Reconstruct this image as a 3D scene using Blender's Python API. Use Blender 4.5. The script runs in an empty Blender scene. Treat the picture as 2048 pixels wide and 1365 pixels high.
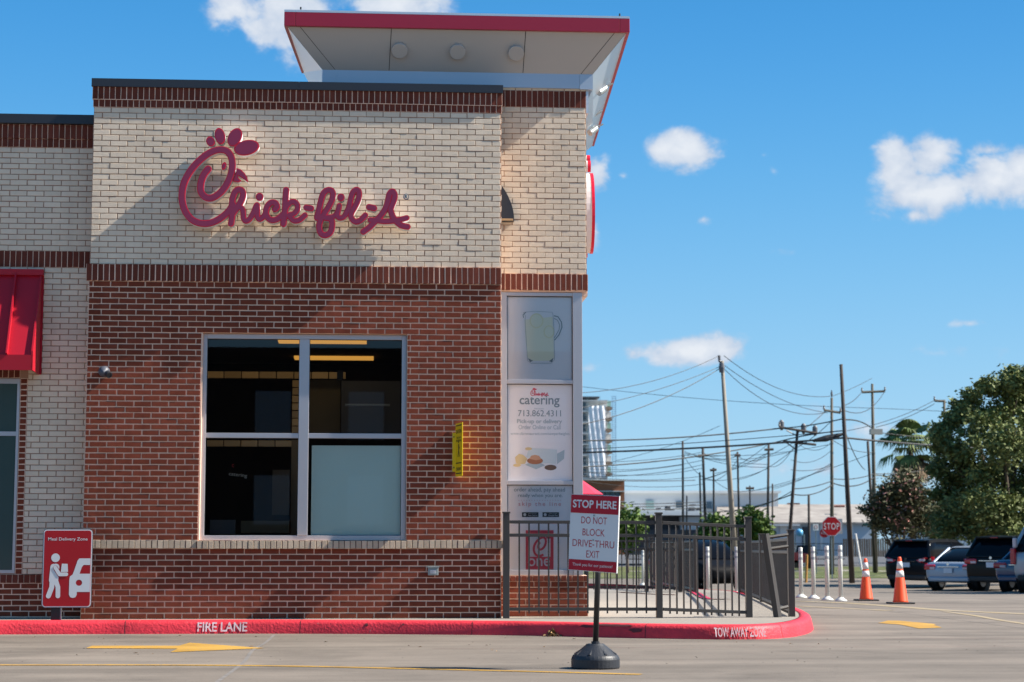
import bpy, bmesh, math, random
import numpy as np
from mathutils import Vector, Matrix
random.seed(7)
R = math.radians
SC = bpy.context.scene
COL = SC.collection

# ------------------------------------------------------------------ camera, world, sun, exposure
F_PX = 3714.0                       # focal length in photo pixels (2048 wide)
THETA = 0.069                       # heading, turned right of the facade normal
PITCH = math.atan(412.5 / F_PX)
FW = Vector((math.sin(THETA)*math.cos(PITCH), math.cos(THETA)*math.cos(PITCH), math.sin(PITCH)))
RT = Vector((math.cos(THETA), -math.sin(THETA), 0))
UP = RT.cross(FW)
def ray(u, v): return FW + RT*((u-1024)/F_PX) - UP*((v-682.5)/F_PX)
_d = ray(1002, 1095) * 22.0
CAM = Vector((-_d.x, -_d.y, 0))
_r = ray(1002, 1237); CAM.z = 0.15 - _r.z*(-CAM.y/_r.y)
def at_y(u, v, y):
    r = ray(u, v); return CAM + r*((y-CAM.y)/r.y)
def at_z(u, v, z):
    r = ray(u, v); return CAM + r*((z-CAM.z)/r.z)
def at_d(u, v, d): return CAM + ray(u, v)*d

cd = bpy.data.cameras.new('camera'); cam = bpy.data.objects.new('camera', cd); COL.objects.link(cam)
cd.sensor_width = 36; cd.lens = F_PX/2048*36; cd.clip_end = 3000; cd.clip_start = 0.1
cam.location = CAM; cam.rotation_euler = (math.pi/2+PITCH, 0, -THETA)
cd.dof.use_dof = True; cd.dof.focus_distance = 20.8; cd.dof.aperture_fstop = 2.9; cd.dof.aperture_blades = 7
SC.camera = cam

SKY_S = 0.15; EXPO = 1.1; SKY_K = 1/(SKY_S*2**EXPO)
SUN_DIR = Vector((1.0, -0.098, 0.92)).normalized()
sl = bpy.data.lights.new('sun', 'SUN'); sl.energy = 5.0; sl.angle = R(0.53); sl.color = (1.0, 0.94, 0.84)
sun = bpy.data.objects.new('sun', sl); COL.objects.link(sun)
sun.rotation_euler = SUN_DIR.to_track_quat('Z', 'Y').to_euler(); sun.location = (30, -10, 40)

W = bpy.data.worlds.new('World'); SC.world = W; W.use_nodes = True
nt = W.node_tree; N = nt.nodes; L = nt.links
for n in list(N): N.remove(n)
def nd(t, **k):
    n = N.new(t)
    for a, b in k.items(): setattr(n, a, b)
    return n
def mth(op, a, b=None, clamp=False):
    n = N.new('ShaderNodeMath'); n.operation = op; n.use_clamp = clamp
    for i, x in enumerate((a, b)):
        if x is None: continue
        if isinstance(x, (int, float)): n.inputs[i].default_value = x
        else: L.new(x, n.inputs[i])
    return n.outputs[0]
sky = nd('ShaderNodeTexSky', sky_type='NISHITA', sun_disc=False)
sky.sun_elevation = math.asin(SUN_DIR.z); sky.sun_rotation = math.atan2(SUN_DIR.x, SUN_DIR.y)
sky.altitude = 0; sky.air_density = 1.0; sky.dust_density = 0.6; sky.ozone_density = 2.5
tc = nd('ShaderNodeTexCoord'); sep = nd('ShaderNodeSeparateXYZ'); L.new(tc.outputs['Generated'], sep.inputs[0])
az = mth('ARCTAN2', sep.outputs[0], sep.outputs[1])
el = mth('ARCSINE', sep.outputs[2])
def azel(u, v):
    r = ray(u, v).normalized(); return math.atan2(r.x, r.y), math.asin(r.z)
# clouds: (u, v, half width px, half height px, weight)
CL = [(560,15,185,85,1.25),(640,75,100,90,1.2),(460,15,75,42,1.1),(770,12,140,62,1.2),(700,60,80,70,1),
      (1352,302,92,50,1.2),(1310,300,45,22,.7),
      (1790,340,72,76,1.25),(1865,315,62,62,1.25),(1860,385,125,60,1.25),(1990,365,120,66,1.25),(2040,340,50,50,1),(1830,430,40,24,.8),
      (1380,702,140,40,1.7),(1450,702,60,40,1.5),(1940,648,42,14,.85),
      (1196,340,34,42,.95),(1248,352,18,14,.6),(1185,460,20,30,.7),(1180,738,34,22,.75),
      (1690,950,26,10,.45),
      (1700,820,90,26,.42),(1930,700,60,20,.35),(1560,500,22,10,.3),(1525,310,14,10,.4),(1548,342,14,12,.4),
      (1405,440,16,9,.45),(1740,860,80,30,.5),(1250,900,90,26,.3),(1980,300,50,16,.5),(1640,940,120,26,.45)]
rs = random.Random(3)
clouds = [azel(u, v) + (a/F_PX, b/F_PX, w) for u, v, a, b, w in CL]
for i in range(14):                 # the sky goes on outside the frame with the same scattered clouds
    a = 0.55 + i*(2*math.pi-1.1)/13 + rs.uniform(-.1, .1)
    if a > math.pi: a -= 2*math.pi
    clouds.append((a, rs.uniform(.08, .55), rs.uniform(.05, .12), rs.uniform(.02, .05), 1.0))
mp = nd('ShaderNodeMapping'); mp.inputs['Scale'].default_value = (1, 1, 1.35); L.new(tc.outputs['Generated'], mp.inputs[0])
nz = nd('ShaderNodeTexNoise'); nz.inputs['Scale'].default_value = 34; nz.inputs['Detail'].default_value = 9
nz.inputs['Roughness'].default_value = .60; nz.inputs['Distortion'].default_value = .25; L.new(mp.outputs[0], nz.inputs['Vector'])
nz2 = nd('ShaderNodeTexNoise'); nz2.inputs['Scale'].default_value = 60; nz2.inputs['Detail'].default_value = 5; L.new(mp.outputs[0], nz2.inputs['Vector'])
best = None
for a0, e0, ra, re, w in clouds:
    dx = mth('DIVIDE', mth('SUBTRACT', az, a0), ra); dy = mth('DIVIDE', mth('SUBTRACT', el, e0), re)
    dd = mth('ADD', mth('MULTIPLY', dx, dx), mth('MULTIPLY', dy, dy))
    m = mth('MULTIPLY', mth('SUBTRACT', 1.0, mth('SQRT', dd)), w)
    best = m if best is None else mth('MAXIMUM', best, m)
best = mth('MAXIMUM', best, -1.0)
den = mth('ADD', mth('MULTIPLY', best, 1.0), mth('MULTIPLY', mth('SUBTRACT', nz.outputs[0], .5), 2.7))
mr = nd('ShaderNodeMapRange', interpolation_type='SMOOTHERSTEP'); L.new(den, mr.inputs[0])
mr.inputs[1].default_value = -.02; mr.inputs[2].default_value = .78; mr.inputs[3].default_value = 0; mr.inputs[4].default_value = .97
hs = nd('ShaderNodeHueSaturation'); hs.inputs['Saturation'].default_value = 1.16; hs.inputs['Hue'].default_value = .497
hs.inputs['Value'].default_value = 1.0; L.new(sky.outputs[0], hs.inputs['Color'])
gr = nd('ShaderNodeValToRGB'); L.new(mth('MULTIPLY', el, 2/math.pi, True), gr.inputs[0])
cr = gr.color_ramp; cr.interpolation = 'B_SPLINE'
cr.elements[0].position = 0.0; cr.elements[0].color = (.40,.65,.85,1)
cr.elements[1].position = 1.0; cr.elements[1].color = (.03,.13,.36,1)
for p_, c_ in ((.033,(.33,.60,.84,1)),(.085,(.19,.50,.82,1)),(.137,(.085,.385,.77,1)),(.19,(.032,.285,.70,1)),(.35,(.03,.23,.52,1))):
    e_ = cr.elements.new(p_); e_.color = c_
gs_ = nd('ShaderNodeVectorMath', operation='SCALE'); L.new(gr.outputs[0], gs_.inputs[0]); gs_.inputs[3].default_value = SKY_K
smix = nd('ShaderNodeMix', data_type='RGBA'); smix.inputs[0].default_value = .93; L.new(hs.outputs[0], smix.inputs[6]); L.new(gs_.outputs[0], smix.inputs[7])
shade = nd('ShaderNodeMapRange'); L.new(mth('ADD', mth('MULTIPLY', den, .5), nz2.outputs[0]), shade.inputs[0])
shade.inputs[1].default_value = .5; shade.inputs[2].default_value = 1.15
cc = nd('ShaderNodeMix', data_type='RGBA'); L.new(shade.outputs[0], cc.inputs[0])
cc.inputs[6].default_value = (.50*SKY_K,.60*SKY_K,.76*SKY_K,1); cc.inputs[7].default_value = (.82*SKY_K,.86*SKY_K,.92*SKY_K,1)
mx = nd('ShaderNodeMix', data_type='RGBA'); L.new(mr.outputs[0], mx.inputs[0]); L.new(smix.outputs[2], mx.inputs[6]); L.new(cc.outputs[2], mx.inputs[7])
bg = nd('ShaderNodeBackground'); bg.inputs['Strength'].default_value = SKY_S; L.new(mx.outputs[2], bg.inputs[0])
wo = nd('ShaderNodeOutputWorld'); L.new(bg.outputs[0], wo.inputs[0])
SC.view_settings.view_transform = 'Standard'; SC.view_settings.look = 'None'
SC.view_settings.exposure = EXPO; SC.view_settings.gamma = 1.0; SC.view_settings.use_curve_mapping = False
try:
    SC.cycles.use_denoising = True; SC.cycles.max_bounces = 8; SC.cycles.transparent_max_bounces = 16
except Exception: pass

# ------------------------------------------------------------------ materials
def M(name, col, rough=.7, spec=.4, metal=0., var=0., vscale=6., bump=0., bscale=40., rnd=0., col2=None, emit=0., coat=0., stretch=None, grime=0.):
    m = bpy.data.materials.new(name); m.use_nodes = True; t = m.node_tree; b = t.nodes['Principled BSDF']
    b.inputs['Roughness'].default_value = rough; b.inputs['Metallic'].default_value = metal
    b.inputs['Specular IOR Level'].default_value = spec; b.inputs['Coat Weight'].default_value = coat
    c4 = tuple(col)+(1,)
    b.inputs['Base Color'].default_value = c4
    geo = t.nodes.new('ShaderNodeNewGeometry')
    if var or rnd:
        out = None
        if col2 is None: col2 = tuple(x*.55 for x in col)
        fac = None
        if var:
            mpn = t.nodes.new('ShaderNodeMapping'); t.links.new(geo.outputs['Position'], mpn.inputs[0])
            if stretch: mpn.inputs['Scale'].default_value = stretch
            n = t.nodes.new('ShaderNodeTexNoise'); n.inputs['Scale'].default_value = vscale; n.inputs['Detail'].default_value = 8; n.inputs['Roughness'].default_value = .62
            t.links.new(mpn.outputs[0], n.inputs['Vector'])
            r = t.nodes.new('ShaderNodeMapRange'); r.inputs[1].default_value = .3; r.inputs[2].default_value = .72; r.inputs[3].default_value = 0; r.inputs[4].default_value = var
            t.links.new(n.outputs[0], r.inputs[0]); fac = r.outputs[0]
        mixn = t.nodes.new('ShaderNodeMix'); mixn.data_type = 'RGBA'
        mixn.inputs[6].default_value = c4; mixn.inputs[7].default_value = tuple(col2)+(1,)
        if fac is not None: t.links.new(fac, mixn.inputs[0])
        else: mixn.inputs[0].default_value = 0
        out = mixn.outputs[2]
        if rnd:
            oi = t.nodes.new('ShaderNodeObjectInfo'); a = t.nodes.new('ShaderNodeMath'); a.operation = 'ADD'
            t.links.new(oi.outputs['Random'], a.inputs[0]); t.links.new(geo.outputs['Random Per Island'], a.inputs[1])
            f = t.nodes.new('ShaderNodeMath'); f.operation = 'FRACT'; t.links.new(a.outputs[0], f.inputs[0])
            r = t.nodes.new('ShaderNodeMapRange'); r.inputs[3].default_value = 1-rnd; r.inputs[4].default_value = 1+rnd; t.links.new(f.outputs[0], r.inputs[0])
            h = t.nodes.new('ShaderNodeHueSaturation'); t.links.new(r.outputs[0], h.inputs['Value']); t.links.new(out, h.inputs['Color']); out = h.outputs[0]
        if grime:
            for scl, st_, lo, hi in ((.9, (1,1,1), 1-grime, 1+grime*.35), (2.2, (2.4,2.4,.28), 1-grime*.8, 1.03)):
                g_ = t.nodes.new('ShaderNodeMapping'); g_.inputs['Scale'].default_value = st_; t.links.new(geo.outputs['Position'], g_.inputs[0])
                gn = t.nodes.new('ShaderNodeTexNoise'); gn.inputs['Scale'].default_value = scl; gn.inputs['Detail'].default_value = 6; t.links.new(g_.outputs[0], gn.inputs['Vector'])
                gm = t.nodes.new('ShaderNodeMapRange'); gm.inputs[1].default_value = .3; gm.inputs[2].default_value = .55; gm.inputs[3].default_value = lo; gm.inputs[4].default_value = hi; t.links.new(gn.outputs[0], gm.inputs[0])
                sc_ = t.nodes.new('ShaderNodeVectorMath'); sc_.operation = 'SCALE'; t.links.new(out, sc_.inputs[0]); t.links.new(gm.outputs[0], sc_.inputs[3]); out = sc_.outputs[0]
        t.links.new(out, b.inputs['Base Color'])
    if bump:
        n = t.nodes.new('ShaderNodeTexNoise'); n.inputs['Scale'].default_value = bscale; n.inputs['Detail'].default_value = 6
        t.links.new(geo.outputs['Position'], n.inputs['Vector'])
        bp = t.nodes.new('ShaderNodeBump'); bp.inputs['Strength'].default_value = bump; bp.inputs['Distance'].default_value = .01
        t.links.new(n.outputs[0], bp.inputs['Height']); t.links.new(bp.outputs[0], b.inputs['Normal'])
    if emit:
        b.inputs['Emission Color'].default_value = c4; b.inputs['Emission Strength'].default_value = emit
    return m
def glass(name, tint=(.82,.86,.85), refl=1.0, f0=1.5):
    m = bpy.data.materials.new(name); m.use_nodes = True; t = m.node_tree
    for n in list(t.nodes): t.nodes.remove(n)
    o = t.nodes.new('ShaderNodeOutputMaterial'); mi = t.nodes.new('ShaderNodeMixShader'); fr = t.nodes.new('ShaderNodeFresnel'); fr.inputs[0].default_value = f0
    tr = t.nodes.new('ShaderNodeBsdfTransparent'); tr.inputs[0].default_value = tuple(tint)+(1,)
    g = t.nodes.new('ShaderNodeBsdfGlossy'); g.inputs['Roughness'].default_value = .01; g.inputs[0].default_value = (refl,)*3+(1,)
    t.links.new(fr.outputs[0], mi.inputs[0]); t.links.new(tr.outputs[0], mi.inputs[1]); t.links.new(g.outputs[0], mi.inputs[2]); t.links.new(mi.outputs[0], o.inputs[0])
    return m
m_cream = M('cream_brick', (.76,.62,.475), .88, .10, var=.5, vscale=14, col2=(.66,.52,.405), bump=.5, bscale=160, rnd=.07, grime=.06)
m_red = M('red_brick', (.205,.052,.030), .88, .08, var=.6, vscale=12, col2=(.145,.036,.022), bump=.5, bscale=160, rnd=.13, grime=.14)
m_sold = M('dark_red_brick', (.165,.046,.031), .88, .08, var=.6, vscale=14, col2=(.11,.031,.022), bump=.5, bscale=160, rnd=.13, grime=.14)
m_mort_c = M('brown_mortar', (.42,.25,.18), .95, .1, var=.5, vscale=5, col2=(.33,.19,.135), bump=.4, bscale=120)
m_mort_r = M('pale_mortar', (.84,.58,.44), .95, .1, var=.5, vscale=5, col2=(.72,.48,.36), bump=.4, bscale=120)
m_sill = M('tan_sill_brick', (.56,.44,.32), .85, .15, var=.5, vscale=14, col2=(.42,.33,.24), bump=.5, bscale=160, rnd=.14)
m_coping = M('dark_bronze_coping', (.022,.024,.032), .45, .5, var=.3, vscale=3, col2=(.03,.03,.036))
m_alu = M('window_aluminium', (.50,.48,.50), .38, .5, metal=.55, var=.25, vscale=4, col2=(.43,.41,.43))
m_canopy_red = M('canopy_red_paint', (.36,.012,.035), .35, .5, var=.2, vscale=2, col2=(.30,.01,.03))
m_soffit = M('soffit_panel', (.46,.42,.385), .45, .5, var=.15, vscale=2, col2=(.42,.385,.35))
m_flare = M('pale_metal_panel', (.62,.66,.70), .32, .5, metal=.35)
m_beam = M('grey_blue_beam', (.44,.50,.58), .4, .5, metal=.3)
m_seam = M('dark_seam', (.06,.06,.06), .8)
m_awn = M('awning_red', (.42,.004,.018), .5, .4, var=.2, vscale=5, col2=(.34,.003,.012))
m_blackplas = M('black_plastic', (.020,.022,.028), .5, .5, bump=.2, bscale=60)
m_blackmetal = M('black_metal', (.015,.015,.017), .45, .5)
m_fence = M('bronze_fence_paint', (.045,.040,.037), .5, .4, bump=.15, bscale=200)
m_white = M('white_paint', (.74,.74,.73), .5, .4, var=.15, vscale=20, col2=(.62,.62,.6))
m_signred = M('sign_red', (.40,.006,.012), .42, .4)
m_signred2 = M('stop_here_red', (.44,.010,.028), .6, .3)
m_signwhite = M('sign_white', (.70,.70,.70), .5, .4)
m_trimred = M('bright_red_trim', (.70,.008,.04), .35, .5)
m_face = M('sign_face_acrylic', (.27,.022,.07), .4, .5)
m_return = M('sign_return_white', (.72,.72,.72), .5, .4)
m_yellow = M('safety_yellow', (.82,.58,.006), .45, .4)
m_black = M('print_black', (.03,.03,.02), .6)
m_glass = glass('window_glass', (.86,.87,.84))
m_glassc = glass('clear_glass', (.93,.93,.93))
m_glass_teal = glass('tinted_window_glass', (.40,.50,.47))
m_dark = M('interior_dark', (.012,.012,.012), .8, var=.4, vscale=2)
m_film = M('frosted_film', (.90,.87,.89), .35, .5, var=.25, vscale=1.2, col2=(.84,.80,.83))
m_blind = M('blue_white_board', (.72,.86,.86), .6, .3, var=.3, vscale=1.5, col2=(.66,.81,.82), bump=.1, bscale=90)
m_tile = M('tan_wall_tile', (.50,.37,.20), .3, .5, rnd=.2)
m_fill_lamp = M('warm_fill_lamp', (1.0,.72,.38), .5, emit=.75)
m_tube = M('warm_tube_light', (1.0,.48,.09), .5, emit=.30)
# ------------------------------------------------------------------ object helpers
def tag(o, label=None, cat=None, group=None, kind=None):
    if label: o['label'] = label
    if cat: o['category'] = cat
    if group: o['group'] = group
    if kind: o['kind'] = kind
    return o
def link(name, me, mat, parent=None, loc=(0,0,0), rot=(0,0,0)):
    if mat is not None and len(me.materials) == 0:
        for m_ in (mat if isinstance(mat, (list, tuple)) else [mat]): me.materials.append(m_)
    o = bpy.data.objects.new(name, me); COL.objects.link(o); o.location = loc; o.rotation_euler = rot
    if parent: o.parent = parent
    return o
def empty(name, loc=(0,0,0), label=None, cat=None, group=None, rotz=0, parent=None, kind=None):
    o = bpy.data.objects.new(name, None); COL.objects.link(o); o.location = loc; o.rotation_euler = (0,0,rotz); o.empty_display_size = .1
    if parent: o.parent = parent
    return tag(o, label, cat, group, kind)
def copy_tree(o, parent=None):
    c = o.copy(); COL.objects.link(c)
    if parent: c.parent = parent
    for ch in list(o.children): copy_tree(ch, c)
    return c
class MB:
    def __init__(s): s.v = []; s.f = []; s.mi = []; s.cur = 0
    def add(s, vs, fs):
        n = len(s.v); s.v += [tuple(v) for v in vs]; s.f += [tuple(n+i for i in f) for f in fs]; s.mi += [s.cur]*len(fs); return s
    def box(s, x0, x1, y0, y1, z0, z1, mat=None):
        vs = [Vector((x,y,z)) for x in (x0,x1) for y in (y0,y1) for z in (z0,z1)]
        if mat is not None: vs = [mat @ v for v in vs]
        return s.add(vs, [(0,1,3,2),(4,6,7,5),(0,4,5,1),(2,3,7,6),(0,2,6,4),(1,5,7,3)])
    def tube(s, pts, r, n=8, caps=True):
        pts = [Vector(p) for p in pts]; rr = r if isinstance(r, (list, tuple)) else [r]*len(pts)
        vs = []
        for i, p in enumerate(pts):
            d = (pts[min(i+1,len(pts)-1)]-pts[max(i-1,0)]).normalized()
            a = d.cross(Vector((0,0,1)) if abs(d.z) < .95 else Vector((1,0,0))).normalized(); b = d.cross(a)
            for k in range(n):
                t = 2*math.pi*k/n; vs.append(p + (a*math.cos(t)+b*math.sin(t))*rr[i])
        fs = [(i*n+k, i*n+(k+1)%n, (i+1)*n+(k+1)%n, (i+1)*n+k) for i in range(len(pts)-1) for k in range(n)]
        if caps: fs += [tuple(range(n-1,-1,-1)), tuple((len(pts)-1)*n+k for k in range(n))]
        return s.add(vs, fs)
    def lathe(s, prof, c=(0,0,0), n=24, axis='z'):
        vs = []
        for r, z in prof:
            for k in range(n):
                t = 2*math.pi*k/n; x, y = r*math.cos(t), r*math.sin(t)
                p = (x,y,z) if axis == 'z' else ((x,-z,y) if axis == 'y' else (z,x,y))
                vs.append((p[0]+c[0], p[1]+c[1], p[2]+c[2]))
        fs = [(i*n+k, i*n+(k+1)%n, (i+1)*n+(k+1)%n, (i+1)*n+k) for i in range(len(prof)-1) for k in range(n)]
        fs += [tuple(range(n-1,-1,-1)), tuple((len(prof)-1)*n+k for k in range(n))]
        return s.add(vs, fs)
    def prism(s, poly, y0, y1):                      # polygon in XZ extruded along y
        n = len(poly); vs = [(p[0],y0,p[1]) for p in poly]+[(p[0],y1,p[1]) for p in poly]
        fs = [tuple(range(n)), tuple(range(2*n-1,n-1,-1))]+[(i,i+n,(i+1)%n+n,(i+1)%n) for i in range(n)]
        return s.add(vs, fs)
    def quad(s, *p): return s.add(p, [tuple(range(len(p)))])
    def mesh(s, name='m', smooth=False):
        me = bpy.data.meshes.new(name); me.from_pydata(s.v, [], s.f); me.update()
        if max(s.mi, default=0) > 0: me.polygons.foreach_set('material_index', s.mi)
        bm = bmesh.new(); bm.from_mesh(me); bmesh.ops.recalc_face_normals(bm, faces=bm.faces); bm.to_mesh(me); bm.free()
        if smooth: me.polygons.foreach_set('use_smooth', [True]*len(me.polygons))
        return me
    def build(s, name, mat, parent=None, loc=(0,0,0), rot=(0,0,0), smooth=False, bevel=0, label=None):
        me = s.mesh(name, smooth); o = link(name, me, mat, parent, loc, rot)
        if bevel:
            md = o.modifiers.new('bevel', 'BEVEL'); md.width = bevel; md.segments = 2; md.limit_method = 'ANGLE'
        if label: o['label'] = label
        return o
def box(name, mat, parent, x0, x1, y0, y1, z0, z1, bevel=0):
    return MB().box(x0,x1,y0,y1,z0,z1).build(name, mat, parent, bevel=bevel)
def curve_mesh(loops, extrude=0.0):
    cu = bpy.data.curves.new('c', 'CURVE'); cu.dimensions = '2D'; cu.fill_mode = 'BOTH'; cu.extrude = extrude
    for lp in loops:
        sp = cu.splines.new('POLY'); sp.points.add(len(lp)-1); sp.use_cyclic_u = True
        for i, (x, y) in enumerate(lp): sp.points[i].co = (x, y, 0, 1)
    ob = bpy.data.objects.new('c', cu); me = bpy.data.meshes.new_from_object(ob)
    bpy.data.objects.remove(ob); bpy.data.curves.remove(cu)
    return me
XZ = Matrix(((1,0,0,0),(0,0,-1,0),(0,1,0,0),(0,0,0,1)))      # xy-plane shape stood up to face -y
def text_mesh(s, w=None, h=None, bold=0.0, sx=1.0, align='CENTER', extrude=0.0, spacing=1.0, cap=None):
    cu = bpy.data.curves.new('t', 'FONT'); cu.body = s; cu.offset = bold; cu.space_character = spacing; cu.extrude = extrude; cu.resolution_u = 4
    ob = bpy.data.objects.new('t', cu); me = bpy.data.meshes.new_from_object(ob)
    bpy.data.objects.remove(ob); bpy.data.curves.remove(cu)
    xs = [v.co.x for v in me.vertices]; ys = [v.co.y for v in me.vertices]
    x0, x1, y0, y1 = min(xs), max(xs), min(ys), max(ys)
    kx = ky = 1
    if h and w: kx = w/(x1-x0); ky = h/(y1-y0)
    elif h: ky = h/(y1-y0); kx = ky*sx
    elif w: kx = w/(x1-x0); ky = kx/sx
    cx, cy = (x0+x1)/2, (y0+y1)/2
    for v in me.vertices: v.co = ((v.co.x-cx)*kx, (v.co.y-cy)*ky, v.co.z)
    me.transform(XZ); return me
def text(s, mat, parent, cx, y, cz, w=None, h=None, name='lettering', rot=(0,0,0), **k):
    me = text_mesh(s, w, h, **k); return link(name, me, mat, parent, (cx, y, cz), rot)

# ------------------------------------------------------------------ brick fields
BR = {}          # (key) -> list of rects;  key = (name, material name)
BINFO = {}
def running(key, x0, x1, z0, z1, Y, L=.2032, H=.0677, holes=(), phase=0., proud=.008, rows=None):
    n = rows or max(1, round((z1-z0)/H)); h = (z1-z0)/n; j = .0069 if key[0] == 'red_brick' else .0048
    for r in range(n):
        za, zb = z1-(r+1)*h, z1-r*h; zm = (za+zb)/2
        segs = [(x0, x1)]
        for hx0, hx1, hz0, hz1 in holes:
            if hz0 < zm < hz1:
                segs = [q for s0, s1 in segs for q in ((s0, min(s1, hx0)), (max(s0, hx1), s1)) if q[1]-q[0] > .02]
        off = phase + (r % 2)*.5
        for s0, s1 in segs:
            k = math.floor((s0-x0)/L-off)-1
            while True:
                a, b = x0+(k+off)*L, x0+(k+1+off)*L; k += 1
                if a >= s1: break
                a, b = max(a, s0), min(b, s1)
                if b-a < .03: continue
                BR.setdefault(key, []).append((a+j, b-j, za+j, zb-j, Y, proud))
def soldier(key, x0, x1, z0, z1, Y, H=.0677, proud=.008, phase=0):
    n = max(1, round((x1-x0)/H)); w = (x1-x0)/n; j = .0048
    for k in range(n): BR.setdefault(key, []).append((x0+k*w+j, x0+(k+1)*w-j, z0+j*.6, z1-j*.6, Y, proud))
def brick_geo(w, h, d, rg):
    b = .0022; q = lambda: rg.uniform(-.0019, .0019)
    a, c = w/2, h/2
    o = [(-a+q(), -c+q()), (a+q(), -c+q()), (a+q(), c+q()), (-a+q(), c+q())]
    back = [(x, 0, z) for x, z in o]; f1 = [(x, -d+b, z) for x, z in o]
    f2 = [(x*(1-b/a), -d, z*(1-b/c)) for x, z in o]
    return back+f1+f2, [(0+i, (i+1)%4, 4+(i+1)%4, 4+i) for i in range(4)]+[(4+i, 4+(i+1)%4, 8+(i+1)%4, 8+i) for i in range(4)]+[(8,9,10,11)]
def flush_bricks():
    rg = random.Random(5)
    for key, rects in BR.items():
        name, mat, parent = BINFO[key]
        foc = Vector((-2.0, 0, 2.5))
        full = sorted(rects, key=lambda r: (Vector(((r[0]+r[1])/2, r[4], (r[2]+r[3])/2))-CAM).length)
        solo, rest = full[:295], full[295:]
        cache = {}
        for x0, x1, z0, z1, Y, p in solo:
            w, h = x1-x0, z1-z0; ck = (round(w, 2), round(h, 3), round(p, 3), rg.randrange(3))
            if ck not in cache:
                vs, fs = brick_geo(w, h, p, rg); me = bpy.data.meshes.new('brick'); me.from_pydata(vs, [], fs); me.materials.append(mat); cache[ck] = me
            o = bpy.data.objects.new(name, cache[ck]); COL.objects.link(o); o.parent = parent
            o.location = ((x0+x1)/2+rg.uniform(-.001,.001), Y+rg.uniform(-.0018,.0018), (z0+z1)/2+rg.uniform(-.0008,.0008))
        if rest:
            V = []; Fc = []
            for x0, x1, z0, z1, Y, p in rest:
                vs, fs = brick_geo(x1-x0, z1-z0, p, rg); cx, cz = (x0+x1)/2+rg.uniform(-.001,.001), (z0+z1)/2; yy = Y+rg.uniform(-.0018,.0018); n = len(V)
                V += [(cx+a, yy+b, cz+c) for a, b, c in vs]; Fc += [tuple(n+i for i in f) for f in fs]
            me = bpy.data.meshes.new(name); me.from_pydata(V, [], Fc); o = link(name, me, mat, parent); o['kind'] = 'stuff'

# ------------------------------------------------------------------ stroke logo (distance field -> outline)
# pixel coordinates of the enlarged photograph crop (3.938 px per photo px, origin 340,240)
S_ = [  # (radius, points), group
 (0, 29, [(300,415),(262,470),(242,545),(246,600),(275,640),(320,652),(370,630),(420,582),(460,515),(484,440),(490,375),(480,315),(452,274),(410,257),(350,265),(280,303),(210,368),(155,440),(115,520),(98,600),(100,680),(125,760),(170,820),(225,850),(290,857),(350,843),(410,808),(470,752),(500,700)]),
 (0, 27, [(488,855),(496,780),(492,700),(500,640),(520,592),(548,578),(576,596),(576,640),(556,690),(526,730)]),
 (0, 24, [(505,775),(528,738),(552,722),(575,735),(583,775),(586,812),(604,832),(632,818),(660,772),(690,702),(694,760),(696,800),(716,816),(748,790),(768,740)]),
 (0, 26, [(832,735),(850,718),(838,686),(806,680),(776,706),(762,755),(776,802),(812,824),(856,812),(896,778)]),
 (0, 27, [(920,578),(916,660),(912,760),(902,852)]),
 (0, 24, [(905,765),(930,705),(968,672),(1005,686),(1012,730),(985,768),(946,782),(962,806),(990,826),(1030,818),(1072,780)]),
 (1, 26, [(1168,800),(1182,740),(1196,670),(1218,600),(1258,572),(1290,590),(1288,645),(1262,705),(1226,765),(1196,822),(1186,875),(1200,925),(1238,940),(1276,915),(1290,855),(1280,808),(1240,800),(1200,790),(1168,796)]),
 (1, 23, [(1240,795),(1290,790),(1325,765),(1345,698),(1332,762),(1340,795),(1372,795),(1400,765)]),
 (1, 25, [(1395,770),(1422,712),(1434,650),(1452,590),(1480,568),(1500,585),(1498,640),(1470,705),(1440,762),(1446,805),(1480,828),(1518,812),(1552,775)]),
 (2, 26, [(1538,908),(1590,868),(1640,815),(1682,768),(1716,712),(1734,645),(1744,600),(1768,578),(1786,602),(1782,645),(1762,700),(1756,730),(1772,780),(1800,820),(1838,852),(1892,864)]),
 (2, 24, [(1592,812),(1640,815),(1700,822),(1770,818),(1830,806),(1884,792)]),
 (3, 32, [(710,634),(710,638)]), (4, 31, [(1357,630),(1357,634)]),
 (5, 26, [(1082,718),(1120,724)]), (6, 27, [(1582,708),(1622,716)]),
]
ELL = [(7,314,192,36,43,-25),(8,388,147,43,70,-12),(9,506,155,54,82,27),(10,601,238,105,62,-14),(11,424,390,20,35,15)]
BEAK = [(522,402),(560,415),(592,446),(612,485),(624,526),(596,506),(566,486),(538,468),(546,490),(570,510),(540,522),(492,516),(510,470),(520,430)]
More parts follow.
